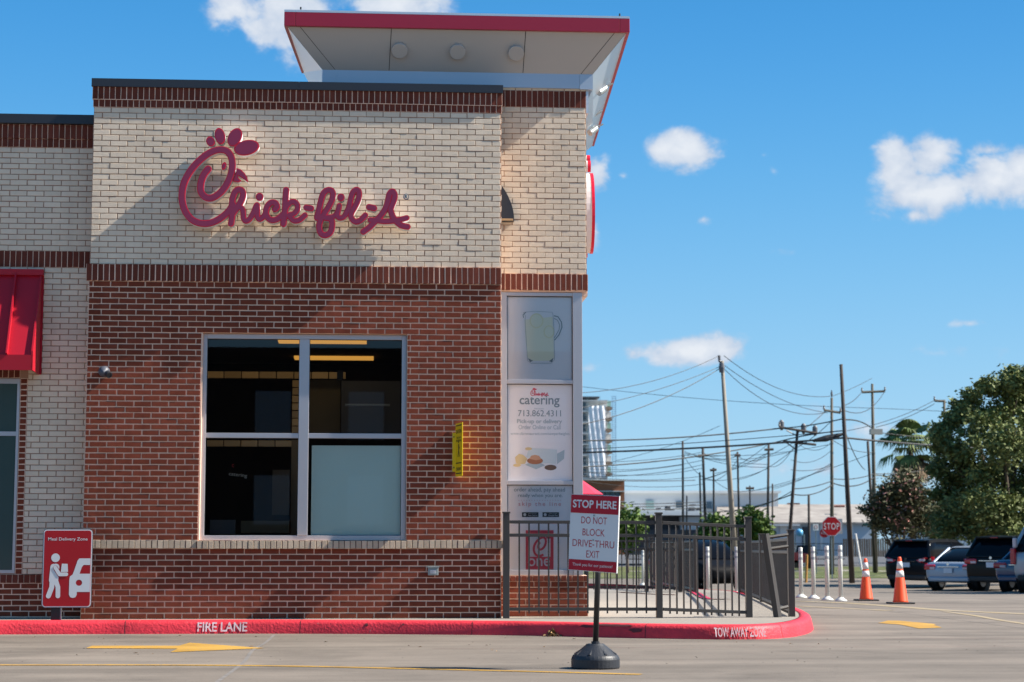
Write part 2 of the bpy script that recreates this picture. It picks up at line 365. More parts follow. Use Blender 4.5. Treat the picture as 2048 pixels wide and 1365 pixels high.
def contours(A, x0, y0, st, lvl):
    H_, W_ = A.shape; segs = {}
    def ip(p, q, a, b): t = (lvl-a)/(b-a); return (p[0]+(q[0]-p[0])*t, p[1]+(q[1]-p[1])*t)
    ins = A < lvl
    chg = (ins[:-1,:-1].astype(int)+ins[1:,:-1]+ins[:-1,1:]+ins[1:,1:])
    pts = {}; nb = {}
    for j, i in zip(*np.nonzero((chg > 0) & (chg < 4))):
        j = int(j); i = int(i)
        c = [(i,j),(i+1,j),(i+1,j+1),(i,j+1)]; val = [float(A[q[1],q[0]]) for q in c]
        es = []
        for k in range(4):
            a, b = val[k], val[(k+1)%4]
            if (a < lvl) != (b < lvl):
                key = tuple(sorted((c[k], c[(k+1)%4])))
                if key not in pts: pts[key] = ip(c[k], c[(k+1)%4], a, b)
                es.append(key)
        prs = [(es[0], es[1])] if len(es) == 2 else [(es[0], es[1]), (es[2], es[3])]
        for a, b in prs: nb.setdefault(a, []).append(b); nb.setdefault(b, []).append(a)
    loops = []; seen = set()
    for k0 in nb:
        if k0 in seen: continue
        lp = [k0]; seen.add(k0); cur = k0
        while True:
            nx = [q for q in nb[cur] if q not in seen]
            if not nx: break
            cur = nx[0]; seen.add(cur); lp.append(cur)
        if len(lp) > 5: loops.append([(x0+pts[k][0]*st, y0+pts[k][1]*st) for k in lp])
    return loops
def logo_fields():
    st = 4.0; xs = np.arange(40, 1960, st); ys = np.arange(50, 1000, st); X, Y = np.meshgrid(xs, ys)
    out = {}
    for g, r, P in S_:
        # smooth the centre line
        Q = []
        for i in range(len(P)-1):
            p0, p1, p2, p3 = P[max(i-1,0)], P[i], P[i+1], P[min(i+2,len(P)-1)]
            for t in (0, .25, .5, .75):
                Q.append(tuple(.5*((2*p1[k])+(-p0[k]+p2[k])*t+(2*p0[k]-5*p1[k]+4*p2[k]-p3[k])*t*t+(-p0[k]+3*p1[k]-3*p2[k]+p3[k])*t**3) for k in (0,1)))
        Q.append(P[-1])
        D = np.full(X.shape, 1e9)
        for (ax, ay), (bx, by) in zip(Q[:-1], Q[1:]):
            dx, dy = bx-ax, by-ay; l2 = dx*dx+dy*dy+1e-9
            t = np.clip(((X-ax)*dx+(Y-ay)*dy)/l2, 0, 1)
            D = np.minimum(D, np.hypot(X-ax-t*dx, Y-ay-t*dy))
        D = D-r
        out[g] = np.minimum(out[g], D) if g in out else D
    for g, cx, cy, rx, ry, an in ELL:
        c, s = math.cos(R(an)), math.sin(R(an)); dx, dy = X-cx, Y-cy
        a, b = dx*c+dy*s, -dx*s+dy*c
        out[g] = (np.hypot(a/rx, b/ry)-1)*min(rx, ry)
    D = np.full(X.shape, 1e9); inside = np.zeros(X.shape, bool); n = len(BEAK)
    for i in range(n):
        (ax, ay), (bx, by) = BEAK[i], BEAK[(i+1)%n]; dx, dy = bx-ax, by-ay
        t = np.clip(((X-ax)*dx+(Y-ay)*dy)/(dx*dx+dy*dy), 0, 1); D = np.minimum(D, np.hypot(X-ax-t*dx, Y-ay-t*dy))
        cr = ((ay > Y) != (by > Y)) & (X < (bx-ax)*(Y-ay)/((by-ay) or 1e-9)+ax); inside ^= cr
    out[12] = np.where(inside, -D, D)
    return out
LF = logo_fields()
def logo_loops(g, lvl): return contours(LF[g], 40, 50, 4.0, lvl)
K_ = 1/3.938/170.5       # metres per crop pixel on the wall
def loops_m(loops, k=K_, cx=990, cy=520): return [[((x-cx)*k, -(y-cy)*k) for x, y in lp] for lp in loops]
GN = {0:'script_letters',1:'script_letters',2:'script_letters',3:'letter_dot',4:'letter_dot',5:'hyphen',6:'hyphen',7:'comb_feather',8:'comb_feather',9:'comb_feather',10:'comb_feather',11:'eye',12:'beak'}
def build_logo_sign(root, depth=.14, back=.035):
    for g in range(13):
        lo = loops_m(logo_loops(g, -3.0)); me = curve_mesh(lo, (depth-.02)/2); me.transform(XZ)
        p = link(GN[g], me, m_return, root, (0, -back-(depth-.02)/2, 0))
        me = curve_mesh(loops_m(logo_loops(g, -1.5)), .010); me.transform(XZ)
        link('trim', me, m_trimred, p, (0, -(depth-.02)/2-.0101, 0))
        me = curve_mesh(loops_m(logo_loops(g, -8.5)), .0015); me.transform(XZ)
        link('face_panel', me, m_face, p, (0, -(depth-.02)/2-.0215, 0))
def flat_logo(mat, parent, cx, y, cz, w, name='logo'):
    mb = None; V = []; Fc = []
    for g in range(13):
        me = curve_mesh(loops_m(logo_loops(g, 4.0), k=w/1850.0)); n = len(V)
        V += [tuple(v.co) for v in me.vertices]; Fc += [tuple(n+i for i in p.vertices) for p in me.polygons]
    me = bpy.data.meshes.new('logo'); me.from_pydata(V, [], Fc); me.transform(XZ)
    return link(name, me, mat, parent, (cx, y, cz))
# ================================================================== GROUND
def ground_z(d):                       # the lot falls away gently towards the street
    if d < 15: return 0.0
    if d < 38: return -.44*((d-15)/23)
    return -.44
def sheet(name, x0, x1, ys, mat, dz=0., nx=1, kind='structure', parent=None):
    V = []; Fc = []
    for y in ys:
        for i in range(nx+1): V.append((x0+(x1-x0)*i/nx, y, ground_z(y)+dz))
    for j in range(len(ys)-1):
        for i in range(nx): a = j*(nx+1)+i; Fc.append((a, a+1, a+nx+2, a+nx+1))
    me = bpy.data.meshes.new(name); me.from_pydata(V, [], Fc); o = link(name, me, mat, parent)
    if kind: o['kind'] = kind
    return o
def concrete(name, c1, c2, streak=True):
    m = M(name, c1, .85, .3, var=.8, vscale=1.1, col2=c2, bump=.35, bscale=70)
    t = m.node_tree; b = t.nodes['Principled BSDF']; src = b.inputs['Base Color'].links[0].from_socket
    geo = t.nodes.new('ShaderNodeNewGeometry')
    # long tyre bands along the lane, fine speckle and small dark spots
    mp_ = t.nodes.new('ShaderNodeMapping'); mp_.inputs['Scale'].default_value = (.06, 1.1, 1); t.links.new(geo.outputs['Position'], mp_.inputs[0])
    n1 = t.nodes.new('ShaderNodeTexNoise'); n1.inputs['Scale'].default_value = 1.0; n1.inputs['Detail'].default_value = 5; t.links.new(mp_.outputs[0], n1.inputs['Vector'])
    r1 = t.nodes.new('ShaderNodeMapRange'); r1.inputs[1].default_value = .38; r1.inputs[2].default_value = .62; r1.inputs[3].default_value = .78; r1.inputs[4].default_value = 1.10; t.links.new(n1.outputs[0], r1.inputs[0])
    mp2 = t.nodes.new('ShaderNodeMapping'); mp2.inputs['Scale'].default_value = (9, 22, 1); t.links.new(geo.outputs['Position'], mp2.inputs[0])
    n2 = t.nodes.new('ShaderNodeTexNoise'); n2.inputs['Scale'].default_value = 1.0; n2.inputs['Detail'].default_value = 3; t.links.new(mp2.outputs[0], n2.inputs['Vector'])
    r2 = t.nodes.new('ShaderNodeMapRange'); r2.inputs[1].default_value = .27; r2.inputs[2].default_value = .34; r2.inputs[3].default_value = .45; r2.inputs[4].default_value = 1.0; t.links.new(n2.outputs[0], r2.inputs[0])
    n3 = t.nodes.new('ShaderNodeTexNoise'); n3.inputs['Scale'].default_value = 130; n3.inputs['Detail'].default_value = 2; t.links.new(geo.outputs['Position'], n3.inputs['Vector'])
    r3 = t.nodes.new('ShaderNodeMapRange'); r3.inputs[1].default_value = .3; r3.inputs[2].default_value = .7; r3.inputs[3].default_value = .84; r3.inputs[4].default_value = 1.14; t.links.new(n3.outputs[0], r3.inputs[0])
    mp4 = t.nodes.new('ShaderNodeMapping'); mp4.inputs['Scale'].default_value = (.8, 3.2, 1); t.links.new(geo.outputs['Position'], mp4.inputs[0])
    n4 = t.nodes.new('ShaderNodeTexNoise'); n4.inputs['Scale'].default_value = 1.0; n4.inputs['Detail'].default_value = 9; n4.inputs['Roughness'].default_value = .7; t.links.new(mp4.outputs[0], n4.inputs['Vector'])
    r4 = t.nodes.new('ShaderNodeMapRange'); r4.inputs[1].default_value = .3; r4.inputs[2].default_value = .7; r4.inputs[3].default_value = .86; r4.inputs[4].default_value = 1.10; t.links.new(n4.outputs[0], r4.inputs[0])
    out = None
    n5 = t.nodes.new('ShaderNodeTexNoise'); n5.inputs['Scale'].default_value = .55; n5.inputs['Detail'].default_value = 9; n5.inputs['Roughness'].default_value = .68; n5.inputs['Distortion'].default_value = .6; t.links.new(geo.outputs['Position'], n5.inputs['Vector'])
    r5 = t.nodes.new('ShaderNodeMapRange'); r5.inputs[1].default_value = .52; r5.inputs[2].default_value = .70; r5.inputs[3].default_value = 1.0; r5.inputs[4].default_value = .74; t.links.new(n5.outputs[0], r5.inputs[0])
    vo = t.nodes.new('ShaderNodeTexVoronoi'); vo.inputs['Scale'].default_value = 26; t.links.new(geo.outputs['Position'], vo.inputs['Vector'])
    r6 = t.nodes.new('ShaderNodeMapRange'); r6.inputs[1].default_value = .05; r6.inputs[2].default_value = .16; r6.inputs[3].default_value = .62; r6.inputs[4].default_value = 1.0; t.links.new(vo.outputs[0], r6.inputs[0])
    for r_ in (r1, r2, r3, r4, r5, r6):
        if out is None: out = r_.outputs[0]
        else:
            mm = t.nodes.new('ShaderNodeMath'); mm.operation = 'MULTIPLY'; t.links.new(out, mm.inputs[0]); t.links.new(r_.outputs[0], mm.inputs[1]); out = mm.outputs[0]
    vm = t.nodes.new('ShaderNodeVectorMath'); vm.operation = 'SCALE'; t.links.new(src, vm.inputs[0]); t.links.new(out, vm.inputs[3]); t.links.new(vm.outputs[0], b.inputs['Base Color'])
    return m
m_conc = concrete('lot_concrete', (.205,.172,.142), (.150,.127,.106))
m_walk = M('walk_concrete', (.27,.24,.205), .85, .3, var=.6, vscale=2, col2=(.21,.19,.17), bump=.3, bscale=80)
m_kerb = M('red_kerb_paint', (.72,.036,.055), .55, .4, var=.8, vscale=9, col2=(.55,.022,.036), bump=.8, bscale=35)
m_tyre = M('tyre_scuff', (.13,.03,.035), .9)
m_lineyel = M('yellow_line_paint', (.46,.25,.035), .8, .2, var=.8, vscale=12, col2=(.36,.22,.07))
m_faded = M('faded_yellow_paint', (.33,.25,.13), .8, .3, var=1, vscale=3, col2=(.25,.215,.175))
m_joint = M('joint_sealant', (.22,.20,.185), .8, var=1, vscale=7, col2=(.11,.10,.095))
m_kerbtext = M('stencil_white', (.72,.68,.70), .7, .3, var=.75, vscale=30, col2=(.62,.20,.22))
def flake(m, col, thr=.66):
    t = m.node_tree; b = t.nodes['Principled BSDF']; src = b.inputs['Base Color'].links[0].from_socket; geo = t.nodes.new('ShaderNodeNewGeometry')
    n = t.nodes.new('ShaderNodeTexNoise'); n.inputs['Scale'].default_value = 22; n.inputs['Detail'].default_value = 8; n.inputs['Roughness'].default_value = .7; t.links.new(geo.outputs['Position'], n.inputs['Vector'])
    r = t.nodes.new('ShaderNodeMapRange'); r.inputs[1].default_value = thr; r.inputs[2].default_value = thr+.04; t.links.new(n.outputs[0], r.inputs[0])
    n2 = t.nodes.new('ShaderNodeTexNoise'); n2.inputs['Scale'].default_value = 1.6; n2.inputs['Detail'].default_value = 4; t.links.new(geo.outputs['Position'], n2.inputs['Vector'])
    r2 = t.nodes.new('ShaderNodeMapRange'); r2.inputs[1].default_value = .4; r2.inputs[2].default_value = .65; r2.inputs[3].default_value = 1.1; r2.inputs[4].default_value = .80; t.links.new(n2.outputs[0], r2.inputs[0])
    s0 = t.nodes.new('ShaderNodeVectorMath'); s0.operation = 'SCALE'; t.links.new(src, s0.inputs[0]); t.links.new(r2.outputs[0], s0.inputs[3])
    mi = t.nodes.new('ShaderNodeMix'); mi.data_type = 'RGBA'; t.links.new(r.outputs[0], mi.inputs[0]); t.links.new(s0.outputs[0], mi.inputs[6]); mi.inputs[7].default_value = tuple(col)+(1,)
    t.links.new(mi.outputs[2], b.inputs['Base Color'])
flake(m_kerb, (.22,.13,.12), .64)
flake(m_kerbtext, (.55,.03,.05), .56)
flake(m_lineyel, (.24,.19,.14), .58)
m_asph = M('street_asphalt', (.10,.10,.105), .85, .3, var=.6, vscale=1.2, col2=(.07,.07,.075), bump=.3, bscale=60)
m_grass = M('grass', (.055,.085,.022), .9, .2, var=1, vscale=.5, col2=(.13,.12,.055), bump=.8, bscale=12)

ys = [-24,-12,-6,-3,0,5,10,15,19,23,27,31,35,38,50,62.5]
lot = sheet('parking_lot', -40, 110, ys, m_conc, nx=12)
street = sheet('street', -400, 500, [-60,-24.01], m_conc, 0)
far = sheet('ground', -700, 900, [62.5,70,80,120,200,900], m_asph, -.004)
base = sheet('foundation_ground', -400, -40, [-24.01,62.5], m_conc, -.44); base.name = 'ground'
base2 = sheet('ground', 110, 500, [-24.01,62.5], m_conc, -.44)
BACKC = ray(1024, 682)
# lawn strips beyond the lot
def lawn(name, y0, y1, x0, x1, label, z=.06):
    V = []; Fc = []; nx = 160; ny = 14; rg = random.Random(2)
    for j in range(ny+1):
        for i in range(nx+1): V.append((x0+(x1-x0)*i/nx, y0+(y1-y0)*j/ny, ground_z(60)+(z+rg.uniform(0,.09) if 0 < j < ny else 0)))
    for j in range(ny):
        for i in range(nx): a = j*(nx+1)+i; Fc.append((a, a+1, a+nx+2, a+nx+1))
    me = bpy.data.meshes.new(name); me.from_pydata(V, [], Fc)
    return tag(link(name, me, m_grass), label, 'grass', kind='stuff')
lawn('grass_verge', 63.5, 82, -30, 70, 'green and straw coloured grass verge beyond the parking lot')
lawn('grass_verge', 87, 104, -30, 70, 'second strip of grass in front of the dark fence')
sheet('pavement', -30, 70, [83,86.5], m_walk, .05)
sheet('verge_kerb', -30, 70, [62.9,63.4], m_walk, .10)
MB().quad(*(at_z(u, v, -.36) for u, v in ((1688,1137),(1760,1152),(1700,1152),(1672,1140)))).build('path', m_walk)['kind'] = 'structure'

# ------------------------------------------------------------------ kerb (profile swept along its outline), walkway
def kpt(u, v): p = at_z(u, v, 0); return Vector((p.x, p.y, 0))
kb = [kpt(-260,1272), kpt(0,1269.5), kpt(300,1268.5), kpt(600,1268), kpt(1000,1271), kpt(1200,1275.5), kpt(1330,1278), kpt(1450,1279.5), kpt(1530,1278.5), kpt(1580,1275)]
tip = [kpt(1605,1270.5), kpt(1621,1265), kpt(1627,1258), kpt(1622,1249), kpt(1604,1239), kpt(1575,1227), kpt(1540,1216), kpt(1500,1205), kpt(1470,1198)]
kp = kb + tip
# far run heads back along the drive
end = kp[-1]; kp += [end+Vector((-.35, 1.6, 0)), end+Vector((-.9,4.5,0)), end+Vector((-1.8,9,0))]
def resample(P, n):
    out = []
    for i in range(len(P)-1):
        p0, p1, p2, p3 = P[max(i-1,0)], P[i], P[i+1], P[min(i+2,len(P)-1)]
        for k in range(n):
            t = k/n; out.append(.5*((2*p1)+(-p0+p2)*t+(2*p0-5*p1+4*p2-p3)*t*t+(-p0+3*p1-3*p2+p3)*t**3))
    out.append(P[-1]); return out
kp = resample(kp, 6)
KW = .17
def offs(P, w):
    o = []
    for i, p in enumerate(P):
        d = (P[min(i+1,len(P)-1)]-P[max(i-1,0)]).normalized(); n = Vector((-d.y, d.x, 0)); o.append(p+n*w)
    return o
prof = [(0,-.05),(0,.0),(.012,.05),(.022,.105),(.035,.135),(.062,.150),(.11,.155),(KW,.155),(KW,-.05)]
V = []; Fc = []
for p_, z_ in prof:
    for q in offs(kp, p_): V.append((q.x, q.y, ground_z(q.y)+z_))
n = len(kp)
for j in range(len(prof)-1):
    for i in range(n-1): Fc.append((j*n+i, j*n+i+1, (j+1)*n+i+1, (j+1)*n+i))
me = bpy.data.meshes.new('kerb'); me.from_pydata(V, [], Fc); me.polygons.foreach_set('use_smooth', [True]*len(Fc))
kerb = link('kerb', me, m_kerb); kerb['kind'] = 'structure'
inner = offs(kp, KW-.003)
V = [(q.x, q.y, ground_z(q.y)+.151) for q in inner]; V += [(V[-1][0]-14, V[-1][1]+1, ground_z(14)+.151), (V[0][0], 14, .151)]
me = bpy.data.meshes.new('walkway'); me.from_pydata(V, [], [tuple(range(len(V)))]); walk = link('walkway', me, m_walk); walk['kind'] = 'structure'
# tyre scuffs on the kerb face: thin irregular paint-worn patches
def kerb_frame(u):
    best = min(range(n), key=lambda i: abs((CAM-kp[i]).normalized().dot(RT) + ((u-1024)/F_PX) / math.sqrt(1+((u-1024)/F_PX)**2+.0123)) if i < 62 else 9)
    return best
def kerb_patch(name, mat, u, w, z0, z1, seed=0):
    i = kerb_frame(u); p = kp[i]; d = (kp[i+1]-kp[i-1]).normalized(); nrm = Vector((-d.y, d.x, 0)); rg = random.Random(seed)
    P = []
    m_ = 22
    for k in range(m_):
        t = 2*math.pi*k/m_; a = math.cos(t)*w/2*rg.uniform(.7,1.1); zz = (z0+z1)/2+math.sin(t)*(z1-z0)/2*rg.uniform(.6,1.1); zz = min(max(zz, .01), .16)
        # depth on the profile
        dep = 0
        for (pa, za), (pb, zb) in zip(prof[1:-2], prof[2:-1]):
            if za <= zz <= zb: dep = pa+(pb-pa)*((zz-za)/(zb-za+1e-9))
        if zz > .15: dep = .07+ (zz-.15)*6
        q = p+d*a+nrm*(dep-.004); P.append((q.x, q.y, min(zz, .1555)+.001))
    me = bpy.data.meshes.new(name); me.from_pydata(P, [], [tuple(range(m_))])
    return link(name, me, mat, kerb)
kerb_patch('tyre_mark', m_tyre, 1215, .50, .115, .150, 1); kerb_patch('tyre_mark', m_tyre, 1160, .22, .10, .135, 2)
kerb_patch('tyre_mark', m_tyre, 767, .045, .08, .125, 3); kerb_patch('tyre_mark', m_tyre, 790, .03, .095, .12, 4); kerb_patch('tyre_mark', m_tyre, 1262, .16, .06, .11, 5)
def kerb_joint(u):
    i = kerb_frame(u); p = kp[i]; d = (kp[i+1]-kp[i-1]).normalized(); nrm = Vector((-d.y, d.x, 0)); A = []; Bq = []
    for dep, zz in prof[1:-1]:
        for Lx, s_ in ((A, -.004), (Bq, .004)): q = p+d*s_+nrm*(dep-.0015); Lx.append((q.x, q.y, zz+.0015))
    k = len(A); me = bpy.data.meshes.new('kerb_joint'); me.from_pydata(A+Bq, [], [(j, j+1, k+j+1, k+j) for j in range(k-1)]); link('kerb_joint', me, m_tyre, kerb)
for u_ in (-40, 250, 578, 930, 1290, 1560): kerb_joint(u_)
def kerb_text(s, u, h, w, stencil):
    i = kerb_frame(u); p = kp[i]; d = (kp[i+1]-kp[i-1]).normalized()
    me = text_mesh(s, w=w, h=h, bold=.018)
    o = link('stencil_lettering', me, m_kerbtext, kerb, (p.x-d.y*.012+d.y*.0, p.y+.010*0+.013-.008, .077), (R(-13), 0, math.atan2(d.y, d.x)))
    o.location = Vector((p.x, p.y, .078)) + Vector((-d.y, d.x, 0))*.0085
    # stencil bridges
    return o
kerb_text('FIRE LANE', 458, .108, .565, True); kerb_text('TOW AWAY ZONE', 1484, .105, .57, True)

# ------------------------------------------------------------------ painted markings and joints on the lot
def flat_px(name, pts, mat, parent, z=.004, uz=0.0):
    P = [at_z(u, v, uz) for u, v in pts]
    me = bpy.data.meshes.new(name); me.from_pydata([(p.x, p.y, ground_z(p.y)+z) for p in P], [], [tuple(range(len(P)))])
    return link(name, me, mat, parent)
def strip(name, P, w, mat, parent, z=.004):
    P = [Vector(p) for p in P]; A = []; B = []
    for i, p in enumerate(P):
        d = (P[min(i+1,len(P)-1)]-P[max(i-1,0)]); d.z = 0; d.normalize(); nn = Vector((-d.y, d.x, 0))*w/2
        for Lx, q in ((A, p+nn), (B, p-nn)): Lx.append((q.x, q.y, ground_z(q.y)+z))
    k = len(P); me = bpy.data.meshes.new(name); me.from_pydata(A+B, [], [(i, i+1, k+i+1, k+i) for i in range(k-1)])
    return link(name, me, mat, parent)
strip('lane_line', resample([at_z(u, v, 0) for u, v in ((-300,1330),(0,1331),(300,1331),(560,1333),(800,1338),(1060,1344),(1282,1350))], 4), .105, m_lineyel, lot)
flat_px('lane_arrow', [(172,1297.5),(184,1292.5),(358,1292.5),(379,1286.5),(530,1297.5),(341,1305.5),(355,1298.5)], m_lineyel, lot)
flat_px('lane_arrow', [(1756,1247),(1776,1242),(1800,1242.5),(1872,1249),(1868,1251),(1884,1256),(1838,1258),(1800,1250)], m_lineyel, lot)
strip('lane_line', [at_z(u, v, 0) for u, v in ((1890,1224),(1950,1232),(2000,1241),(2080,1253))], .12, m_faded, lot)
strip('lane_line', [at_z(u, v, 0) for u, v in ((1440,1203),(1600,1203),(1700,1207),(1900,1222),(2080,1230))], .30, m_faded, lot)
strip('lane_line', [at_z(u, v, 0) for u, v in ((1600,1213),(1720,1219),(1780,1222))], .22, m_faded, lot)
for u0, v0, u1, v1 in ((1590,1190,2060,1195),(1640,1176,1900,1172)):
    strip('parking_line', [at_z(u0,v0,-.2), at_z(u1,v1,-.2)], .18, m_walk, lot)
j0 = at_z(549,1270,0)
strip('concrete_joint', resample([Vector((j0.x+dx, y, 0)) for y, dx in ((j0.y,0),(-2.5,.01),(-4,-.02),(-6,.03),(-9,0))], 8), .035, m_joint, lot, .003)
strip('concrete_joint', resample([Vector((x, -3.75+.03*math.sin(x*3), 0)) for x in np.linspace(-.9, 9, 30)], 2), .012, m_tyre, lot, .003)
strip('concrete_joint', resample([Vector((x, -2.15+.01*math.sin(x*3), 0)) for x in np.linspace(4, 22, 20)], 2), .014, m_tyre, lot, .003)
strip('concrete_joint', [Vector((6.4, y, 0)) for y in (-12,-2,4,14)], .016, m_joint, lot, .003)
# scattered crumbs, dead leaves
m_leafd = M('dead_leaf', (.20,.12,.055), .9, rnd=.5)
m_crumb = M('dark_crumb', (.06,.05,.042), .9, rnd=.5)
mb = MB(); rg = random.Random(9)
for i in range(150):
    x = rg.uniform(-7, 7.5); y = rg.uniform(-6.4, -.95); s_ = rg.uniform(.003, .011)
    mb.lathe([(s_,.0),(s_*.8,s_*.25),(s_*.2,s_*.35)], (x,y,.002), n=5)
tag(mb.build('grit', m_crumb), 'dark grit and crumbs scattered over the concrete lane', 'grit', kind='stuff')
lp = at_z(1108, 1273, 0); root = empty('leaf_pile', (lp.x, lp.y-.02, 0), 'small heap of dry brown leaves against the red kerb', 'leaf pile')
for i in range(46):
    r_ = abs(rg.gauss(0, .055)); a = rg.uniform(0, 6.28); h = max(0, .085-r_*.9)*rg.uniform(.1,1)
    mbx = MB().add([(-.035,0,0),(-.01,.016,.008),(.035,0,.002),(-.01,-.016,.008)], [(0,1,2),(0,2,3)])
    mbx.build('leaf', m_leafd, root, (r_*math.cos(a)*1.5, r_*math.sin(a)*.6, h+.006), (rg.uniform(-1,1), rg.uniform(-1,1), rg.uniform(0,6)))
mb = MB()
for i in range(26):
    x = rg.uniform(-6,6); y = rg.uniform(-5,-.98); s_ = rg.uniform(.012,.03); c, s2 = math.cos(i), math.sin(i)
    mb.add([(x-s_*c,y-s_*s2,.006),(x+.4*s_*s2,y-.4*s_*c,.014),(x+s_*c,y+s_*s2,.006),(x-.4*s_*s2,y+.4*s_*c,.01)], [(0,1,2),(0,2,3)])
tag(mb.build('fallen_leaves', m_leafd), 'tiny dry leaves scattered over the lane', 'leaves', kind='stuff')

# ================================================================== RESTAURANT BUILDING
bld = empty('restaurant_building', (0, 4, .15), 'cream and red brick restaurant building with big window', 'building')
def B(name, mat, x0, x1, y0, y1, z0, z1, parent=bld, bevel=0):
    o = MB().box(x0,x1,y0-4,y1-4,z0-.15,z1-.15).build(name, mat, parent, bevel=bevel); return o
# helper so children of the building can use world coordinates
wall_main = B('wall', m_mort_c, 0,.001,0.3,.301,.2,.201)   # replaced below
bpy.data.objects.remove(wall_main)
OFF = Vector((0,-4,-.15))
def wchild(mb, name, mat, parent, **k): return mb.build(name, mat, parent, loc=OFF if parent is bld else (0,0,0), **k)
YA, YC, YB = 0.0, .5, .30
zA = lambda v: at_y(1000, v, YA).z
zC = lambda v: at_y(1090, v, YC).z
zB = lambda v: at_y(170, v, YB).z
XL = at_y(163, 1150, 0).x; XLc = at_y(184, 380, 0).x; XR = 0.0
z_cop1, z_cop0 = zA(172.3), zA(187.5); z_s1 = zA(212.5); z_s0 = zA(227.5); z_band1, z_band0 = zA(536.8), zA(570)
z_sill1, z_sill0 = zA(1081), zA(1097.5); z_base = .15
# main window opening
wx0, wx1 = at_y(400,870,0).x, at_y(812.8,870,0).x; wz1, wz0 = at_y(610,667,0).z, at_y(610,1082,0).z
# backing walls (mortar) pieced round the opening
mbc = MB().box(XLc, XR, .0, .3, z_band1, z_cop0)
wc = wchild(mbc, 'wall', m_mort_c, bld); wc['label'] = 'upper cream brick wall'
mbr = MB().box(XL, wx0, 0, .3, z_base-.15, z_band1).box(wx1, XR, 0, .3, z_base-.15, z_band1).box(wx0, wx1, 0, .3, wz1, z_band1).box(wx0, wx1, 0, .3, z_base-.15, wz0)
wr = wchild(mbr, 'wall', m_mort_r, bld); wr['label'] = 'lower red brick wall'
wchild(MB().box(XL+.05, XL+.35, .3, 10, 0, z_band1).box(XLc, XLc+.3, .3, 10, z_band1, z_cop0), 'side_wall', m_mort_r, bld)
xCr = at_y(1175, 900, YC).x
BINFO[('cream_brick','a')] = ('cream_brick', m_cream, wc); BINFO[('red_brick','a')] = ('red_brick', m_red, wr)
BINFO[('soldier_brick','a')] = ('soldier_brick', m_sold, wr)
KC, KR, KS = ('cream_brick','a'), ('red_brick','a'), ('soldier_brick','a')
running(KC, XLc, XR, z_band1, z_s0, YA)
soldier(KS, XLc-.02, XR+.012, z_s1, z_cop0, YA, proud=.024); soldier(KS, XLc-.01, XR+.006, z_s0, z_s1, YA, proud=.014)
soldier(KS, XL-.03, XR, z_band0, z_band1, YA, proud=.03)
wchild(MB().box(XLc-.02, XR+.012, -.020, .02, z_s1-.004, z_cop0).box(XLc-.01, XR+.006, -.010, .02, z_s0, z_s1-.006), 'cornice_backing', m_mort_r, bld)
wchild(MB().box(XL-.03, XR, -.028, .02, z_band0+.003, z_band1-.003), 'band_backing', m_mort_r, bld)
hole = [(wx0, wx1, wz0-.02, wz1)]
running(KR, XL, XR, z_sill1, z_band0, YA, holes=hole, phase=.25); running(KR, XL, XR, z_base, z_sill0, YA, phase=.25)
# sill course
m_mort_d = M('dark_sill_mortar', (.10,.06,.05), .9)
BINFO[('sill_brick','a')] = ('sill_brick', m_sill, wr)
soldier(('sill_brick','a'), XL+.02, wx0-.01, z_sill0, z_sill1, YA, H=.0655, proud=.035)
soldier(('sill_brick','a'), wx1+.01, XR+.02, z_sill0, z_sill1, YA, H=.0655, proud=.035)
zsa, zsb = z_sill0-.004, wz0+.002
soldier(('sill_brick','a'), wx0-.01, wx1+.01, zsa, zsb, YA, H=.0655, proud=.06)
wchild(MB().box(XL+.02, wx0-.012, -.033, .02, z_sill0+.003, z_sill1-.003).box(wx1+.012, XR+.02, -.033, .02, z_sill0+.003, z_sill1-.003).box(wx0-.008, wx1+.008, -.058, .15, zsa+.003, zsb-.003), 'sill_backing', m_mort_d, bld)
# lintel strip above the window: thin dark gap course
# coping
cpx0, cpx1 = XLc-.03, XR+.02
cop = wchild(MB().box(cpx0, -2.45, -.045, .45, z_cop0+.002, z_cop1).box(-2.447, cpx1, -.045, .45, z_cop0+.002, z_cop1).box(cpx0, cpx1, -.050, -.0, z_cop0-.004, z_cop0+.006), 'coping', m_coping, bld)
wchild(MB().box(XLc, XR-.001, .3, .5, z_band1, z_cop0-.01), 'parapet_back', m_mort_c, bld)

# pillar C (recessed corner)
zc_top = zC(177); zcs1, zcs0 = zC(182.5), zC(215.5); zcb1, zcb0 = zC(549), zC(581.5)
cwx0, cwx1 = .015, at_y(1165.5, 850, YC).x; cwz1, cwz0 = zC(584), zC(1151.5)
wcc = wchild(MB().box(.002, xCr, YC, YC+.25, zcb1, zc_top).box(xCr-.25, xCr, YC+.25, 8.5, zcb1, zc_top), 'wall', m_mort_c, bld); wcc['label'] = 'recessed cream brick corner wall'
wcr = wchild(MB().box(.002, xCr, YC+.002, YC+.25, 0, cwz0).box(.002, xCr, YC, YC+.25, cwz1, zcb1).box(xCr-.25, xCr, YC+.25, 8.5, 0, cwz0), 'wall', m_mort_r, bld); wcr['label'] = 'low red brick wall under the corner window'
BINFO[('cream_brick','c')] = ('cream_brick', m_cream, wcc); BINFO[('soldier_brick','c')] = ('soldier_brick', m_sold, wcc); BINFO[('red_brick','c')] = ('red_brick', m_red, wcr)
running(('cream_brick','c'), .005, xCr, zcb1, zcs0, YC, phase=.3); soldier(('soldier_brick','c'), .01, xCr, zcs0, zcs1, YC, proud=.014)
running(('cream_brick','c'), .005, xCr, zcs1, zc_top, YC, rows=1)
soldier(('soldier_brick','c'), .01, xCr+.012, zcb0, zcb1, YC, proud=.03)
